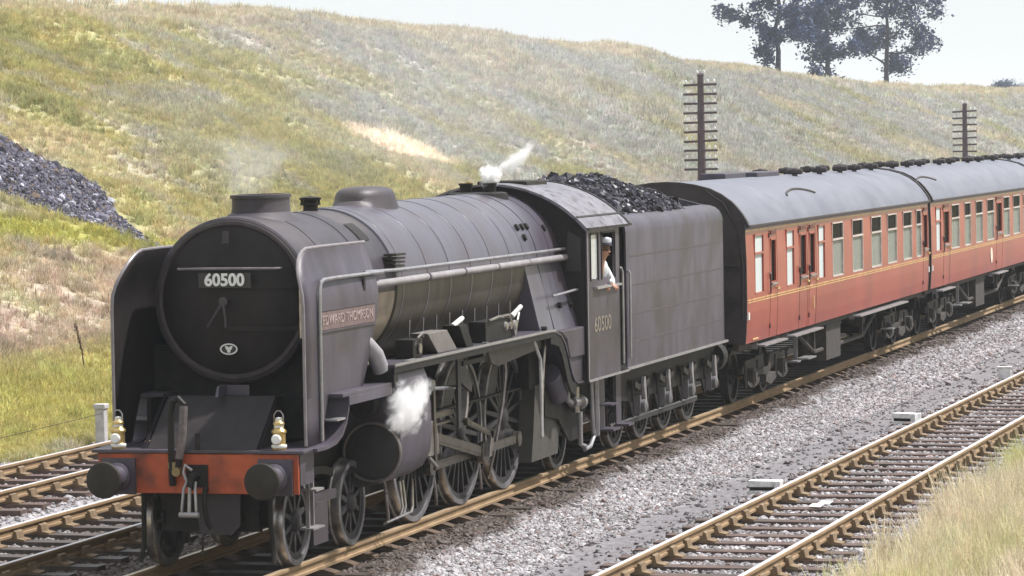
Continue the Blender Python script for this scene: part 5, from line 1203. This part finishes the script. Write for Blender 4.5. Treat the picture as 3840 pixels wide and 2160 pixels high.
# ------------------------------------------------------------------ trees on the ridge
LEAFM = bpy.data.materials.new('leaf_surface'); LEAFM.use_nodes = True
def leafmat():
    n, l = LEAFM.node_tree.nodes, LEAFM.node_tree.links; b = n['Principled BSDF']; b.inputs['Roughness'].default_value = .7; b.inputs['Specular IOR Level'].default_value = .2
    g = n.new('ShaderNodeNewGeometry'); nz = n.new('ShaderNodeTexNoise'); nz.inputs['Scale'].default_value = 1.1; nz.inputs['Detail'].default_value = 3; l.new(g.outputs['Position'], nz.inputs['Vector'])
    mx = n.new('ShaderNodeMix'); mx.data_type = 'RGBA'; mx.inputs[6].default_value = (.028, .046, .115, 1); mx.inputs[7].default_value = (.058, .086, .175, 1)  # blue of the distant haze is put into the leaf colour
    l.new(nz.outputs[0], mx.inputs[0]); l.new(mx.outputs[2], b.inputs['Base Color'])
leafmat()
def tree(loc, H, spread, label, seed, trunk_r=.28, clear=.14, lopsided=0., leafn=40, gaps=.30, leaf=1.0, group='trees on the ridge', side=0.):
    r = random.Random(seed); gz = float(ground_z(*loc)); R = empty('ridge_tree', (loc[0], loc[1], gz), label, 'tree', group)
    tb_ = MB(); lv = MB(); tips = []
    def limb(p, d, ln, rad, depth):
        pts = [p]; q = p.copy(); dd = d.copy(); rr = [rad]; nseg = 4
        for k in range(nseg):
            dd = (dd+Vector((r.gauss(0, .22), r.gauss(0, .22), r.gauss(.04, .14)))).normalized(); q = q+dd*ln/nseg; pts.append(q.copy()); rr.append(rad*(1-.45*(k+1)/nseg))
            if depth >= 2 and k >= 1: tips.append((q.copy(), depth))
        tb_.tube(pts, rr, 6 if depth < 2 else 4)
        if depth < 3:
            for k in range(r.choice((2, 3, 3)) if depth else 4):
                at = pts[r.randint(2, nseg)]; a = r.uniform(0, 6.283)
                nd = (dd*.55+Vector((math.cos(a)*.9, math.sin(a)*.9, r.uniform(-.15, .55)))).normalized()
                limb(at, nd, ln*r.uniform(.55, .8), rad*.5, depth+1)
        tips.append((q.copy(), depth+1))
    top = H*.80; base = Vector((0, 0, -.4)); pts = [base]; q = base
    n_ = 7; rr = [trunk_r*1.2]
    for k in range(n_):
        q = Vector((r.gauss(0, .12)*k*.6+side*k*.1, r.gauss(0, .12)*k*.6, top*(k+1)/n_)); pts.append(q); rr.append(trunk_r*(1-.8*(k+1)/n_))
    tb_.tube(pts, rr, 8)
    for k in range(16):
        f = clear+(1-clear)*(k+.5)/16; z = top*f; i = min(n_-1, int(f*n_)); at = pts[i].lerp(pts[i+1], f*n_-i); a = k*2.4+r.uniform(-.5, .5)
        w = spread*(1.0-.45*abs(f-.45)*1.6)
        if r.random() < gaps*.3: continue
        limb(at, Vector((math.cos(a), math.sin(a), r.uniform(.05, .7))).normalized(), w*.5*r.uniform(.7, 1.2), trunk_r*.42*(1-.5*f), 1)
    for t, dp in tips:
        if r.random() < gaps: continue
        cr = r.uniform(.45, .95)*max(spread, 7.5)/9.3
        for k in range(int(leafn*r.uniform(.6, 1.3))):
            o = Vector((r.gauss(0, cr*.62), r.gauss(0, cr*.62), r.gauss(0, cr*.50)-.30*cr)); c = t+o; s = r.uniform(.10, .24)*leaf
            a = Vector((r.gauss(0, 1), r.gauss(0, 1), r.gauss(0, .7))).normalized()*s; b_ = Vector((r.gauss(0, 1), r.gauss(0, 1), r.gauss(0, .7))).normalized()*s*.8
            lv.add([c-a, c+b_, c+a, c-b_], [(0,1,2,3)])
    part('trunk', tb_, BARK, R)
    me = bpy.data.meshes.new('crown'); me.from_pydata(lv.v, [], lv.f); me.materials.append(LEAFM); o = bpy.data.objects.new('crown', me); COL.objects.link(o); o.parent = R
    return R
def at_px(u, y):   # ground point in plan on the viewing direction of image column u (at ridge height)
    a = yaw-math.atan((u-1920)/13070); return (CAMLOC.x+(y-CAMLOC.y)/math.tan(a), y)
tree(at_px(2930, 47), 16.5, 6.4, 'loose crowned tree on the ridge, lowest trunk hidden, left of the trio', 21, clear=.03)
tree(at_px(3115, 48), 18.0, 7.6, 'middle tree of three on the ridge, slender trunk between its neighbours', 12, clear=.07)
tree(at_px(3335, 46), 18.0, 9.6, 'broad forked tree on the ridge with bare lower trunk, third of the trio', 33, clear=.13, trunk_r=.28, leafn=50)
tree(at_px(3770, 62), 3.6, 3.0, 'small rounded bush like tree on the horizon at the far right', 44, clear=.1, trunk_r=.12, leafn=30, gaps=.1, leaf=.6, group='distant trees')
tree(at_px(3850, 64), 3.3, 3.4, 'low spreading tree on the horizon cut by the picture edge', 45, clear=.1, trunk_r=.12, leafn=34, gaps=.1, leaf=.6, group='distant trees')
b = MB()
r = random.Random(5)
p0 = at_px(3700, 66); p1 = at_px(3880, 66)
for k in range(1600):
    t = r.random(); c = Vector((p0[0]+(p1[0]-p0[0])*t, 66+r.gauss(0, .5), 9.0+abs(r.gauss(0, .45)))); s = .14
    a = Vector((r.gauss(0,1), r.gauss(0,1), r.gauss(0,1))).normalized()*s; b_ = Vector((r.gauss(0,1), r.gauss(0,1), r.gauss(0,1))).normalized()*s
    b.add([c-a, c+b_, c+a, c-b_], [(0,1,2,3)])
o = part('hedge', b, LEAFM, None); tag(o, 'dark hedge line along the field edge at the far right horizon', 'hedge', kind='thing')

# ------------------------------------------------------------------ small trackside things
def marker(loc, rz, label, sx=.42, sy=.33, upright=False):
    M_ = empty('trackside_marker', (loc[0], loc[1], -.29), label, 'track marker', 'white painted trackside markers', rz)
    if upright:
        part('marker_block', MB().box(-.07, .07, -.12, .12, 0, .30), CREAMW, M_, bevel=.012); part('marker_top', MB().box(-.085, .085, -.135, .135, .30, .33), CREAMW, M_)
    else:
        part('upper_bar', MB().box(-.11, .11, -.13, .22, .145, .23), CREAMW, M_, bevel=.008)
        part('lower_bar', MB().box(-.12, .12, -.13, .22, .0, .095), CREAMW, M_, bevel=.008)
        part('end_piece', MB().box(-.11, .11, -.22, -.133, 0, .228), CREAMW, M_, bevel=.008)
        part('slot_back', MB().box(-.06, .10, -.13, .21, .097, .143), GRIME, M_)
    return M_
marker((10.3, -3.86), .0, 'nearest white marker frame with a dark slot, lying flat beside the ballast path')
marker((21.6, -3.95), -.35, 'middle white marker frame tilted askew between the two tracks')
marker((31.6, -4.25), .1, 'small white upright marker block farthest along the track', upright=True)
P_ = empty('concrete_post', (17.0, 8.45, -.3), 'short white concrete post beside the farthest track, behind the lamp', 'post')
part('post_shaft', MB().box(-.08, .08, -.08, .08, 0, .62), CONC, P_, bevel=.012); part('post_cap', MB().box(-.10, .10, -.10, .10, .62, .70), CONC, P_, bevel=.012)
part('post_wire', MB().tube([(0, -.05, .55), (-8, .6, .30), (-15, 1.0, .25)], .005, 5), GRIME, P_)
W = empty('tall_weed', (22.5, 11.0, float(ground_z(22.5, 11.0))), 'tall dark brown seeding weed on the lower bank', 'weed')
part('stem', MB().tube([(0, 0, -.1), (-.02, .05, .45), (-.12, .12, .95)], [.014, .012, .006], 6), mat('weed_brown', (.10, .06, .03), (.15, .09, .05), rough=.9), W)
b = MB()
for k in range(70):
    t = r.random(); c = Vector((-.02-.1*t+r.gauss(0, .02), .05+.07*t+r.gauss(0, .02), .45+.5*t)); b.add([c+Vector((.02,0,0)), c+Vector((0,.01,.03)), c-Vector((.02,0,0)), c-Vector((0,.01,.03))], [(0,1,2,3)])
part('seed_head', b, mat('weed_brown', (.1, .06, .03)), W)
# pale loose stones and a scrap in the near track
for k, (xx, yy, s) in enumerate([(24.6, -6.9, .16), (22.0, -6.95, .13), (20.6, -7.0, .20)]):
    b = MB(); base = STONES.objects[k].data
    b.add([(v.co.x*s*1.4, v.co.y*s, v.co.z*s*.7) for v in base.vertices], [tuple(p.vertices) for p in base.polygons])
    o = part('pale_stone', b, CREAMW, None, loc=(xx, yy, float(ground_z(xx, yy))+s*.4))
    tag(o, ['large pale stone farthest along the sleeper ends of the nearest track', 'middle pale stone by the sleeper ends of the nearest track', 'flat pale stone nearest the tall grass beside the track'][k], 'stone', 'pale stones beside the nearest track')
o = part('paper_scrap', MB().plate([(-.16, .0), (-.05, .03), (.06, .02), (.16, .05)], 'y', -.09, .09, .006), WHITE, None, loc=(8.2, -5.0, -.17)); o.rotation_euler = (0, 0, -.4)
tag(o, 'white paper scrap lying between the rails of the nearest track', 'litter')

# ------------------------------------------------------------------ steam
def steam(name, loc, size, dens, scale, label, rot=(0, 0, 0), thr=.45, col=(1, 1, 1), power=1.0):
    M = bpy.data.materials.new(name+'_vapour'); M.use_nodes = True; n, l = M.node_tree.nodes, M.node_tree.links; n.clear()
    o_ = n.new('ShaderNodeOutputMaterial'); v = n.new('ShaderNodeVolumePrincipled'); v.inputs['Color'].default_value = (*col, 1); v.inputs['Anisotropy'].default_value = 0.0
    tc = n.new('ShaderNodeTexCoord'); ln = n.new('ShaderNodeVectorMath'); ln.operation = 'LENGTH'; l.new(tc.outputs['Object'], ln.inputs[0])
    fo = n.new('ShaderNodeMapRange'); fo.inputs[1].default_value = 1.0; fo.inputs[2].default_value = .15; fo.inputs[3].default_value = 0; fo.inputs[4].default_value = 1; l.new(ln.outputs['Value'], fo.inputs[0])
    nz = n.new('ShaderNodeTexNoise'); nz.inputs['Scale'].default_value = scale; nz.inputs['Detail'].default_value = 4; l.new(tc.outputs['Object'], nz.inputs['Vector'])
    nz.inputs['Detail'].default_value = 6; nz.inputs['Roughness'].default_value = .62; nz.inputs['Distortion'].default_value = .6
    sb_ = n.new('ShaderNodeMath'); sb_.operation = 'MULTIPLY_ADD'; sb_.inputs[1].default_value = 2.6; sb_.inputs[2].default_value = -1.3; l.new(nz.outputs[0], sb_.inputs[0])
    ad = n.new('ShaderNodeMath'); ad.operation = 'ADD'; l.new(fo.outputs[0], ad.inputs[0]); l.new(sb_.outputs[0], ad.inputs[1])
    mr = n.new('ShaderNodeMapRange'); mr.interpolation_type = 'SMOOTHSTEP'; mr.inputs[1].default_value = thr-.25; mr.inputs[2].default_value = thr+.75; mr.inputs[3].default_value = 0; mr.inputs[4].default_value = dens; l.new(ad.outputs[0], mr.inputs[0])
    m0 = n.new('ShaderNodeMath'); m0.operation = 'MULTIPLY'; l.new(mr.outputs[0], m0.inputs[0])
    edge = n.new('ShaderNodeMapRange'); edge.inputs[1].default_value = 1.0; edge.inputs[2].default_value = .8; edge.inputs[3].default_value = 0; edge.inputs[4].default_value = 1; l.new(ln.outputs['Value'], edge.inputs[0])
    l.new(edge.outputs[0], m0.inputs[1]); l.new(m0.outputs[0], v.inputs['Density']); l.new(v.outputs[0], o_.inputs['Volume'])
    b = MB().lathe([(math.sin(math.pi*k/10)+1e-5, -math.cos(math.pi*k/10)) for k in range(11)], (0, 0, 0), 'z', 16)
    o = b.build(name, M, None, loc=loc); o.scale = size; o.rotation_euler = rot
    return tag(o, label, 'steam', kind='stuff')
steam('safety_valve_steam', (10.05, -.17, 4.07), (.22, .20, .21), 60, 1.4, 'dense white steam puff rising from the safety valves on the firebox top', thr=.46)
steam('drifting_steam', (10.5, -.42, 4.30), (.28, .46, .17), 17, 1.9, 'thin white steam wisp drifting above the cab roof', rot=(-.62, 0, 0), thr=.58)
steam('chimney_exhaust', (1.7, .25, 4.35), (.75, .55, .50), .75, 1.5, 'faint grey exhaust wisp hanging over the chimney top', thr=.40, col=(.8, .82, .86))
steam('cylinder_steam', (1.85, -1.52, 1.58), (.70, .28, .34), 16, 2.0, 'white steam leaking over the near cylinder', rot=(0, -.35, 0), thr=.52)
steam('chimney_smoke', (60, 14.8, 7.0), (23, 7, 6.0), .016, 1.6, 'faint grey engine smoke hanging in front of the cutting side', rot=(0, -.06, -.10), thr=.40, col=(.74, .78, .88))
# ------------------------------------------------------------------ haze
HZ = bpy.data.materials.new('haze_air'); HZ.use_nodes = True
n, l = HZ.node_tree.nodes, HZ.node_tree.links; n.clear()
ho = n.new('ShaderNodeOutputMaterial'); hv = n.new('ShaderNodeVolumePrincipled'); hv.inputs['Color'].default_value = (.84, .91, 1.0, 1); hv.inputs['Density'].default_value = .00028
l.new(hv.outputs[0], ho.inputs['Volume'])
b = MB().box(-3010, 3010, -3010, 3010, -2.0, 32.0)
o = b.build('haze', HZ, None); tag(o, 'thin summer haze hanging over the whole cutting', 'haze', kind='stuff')
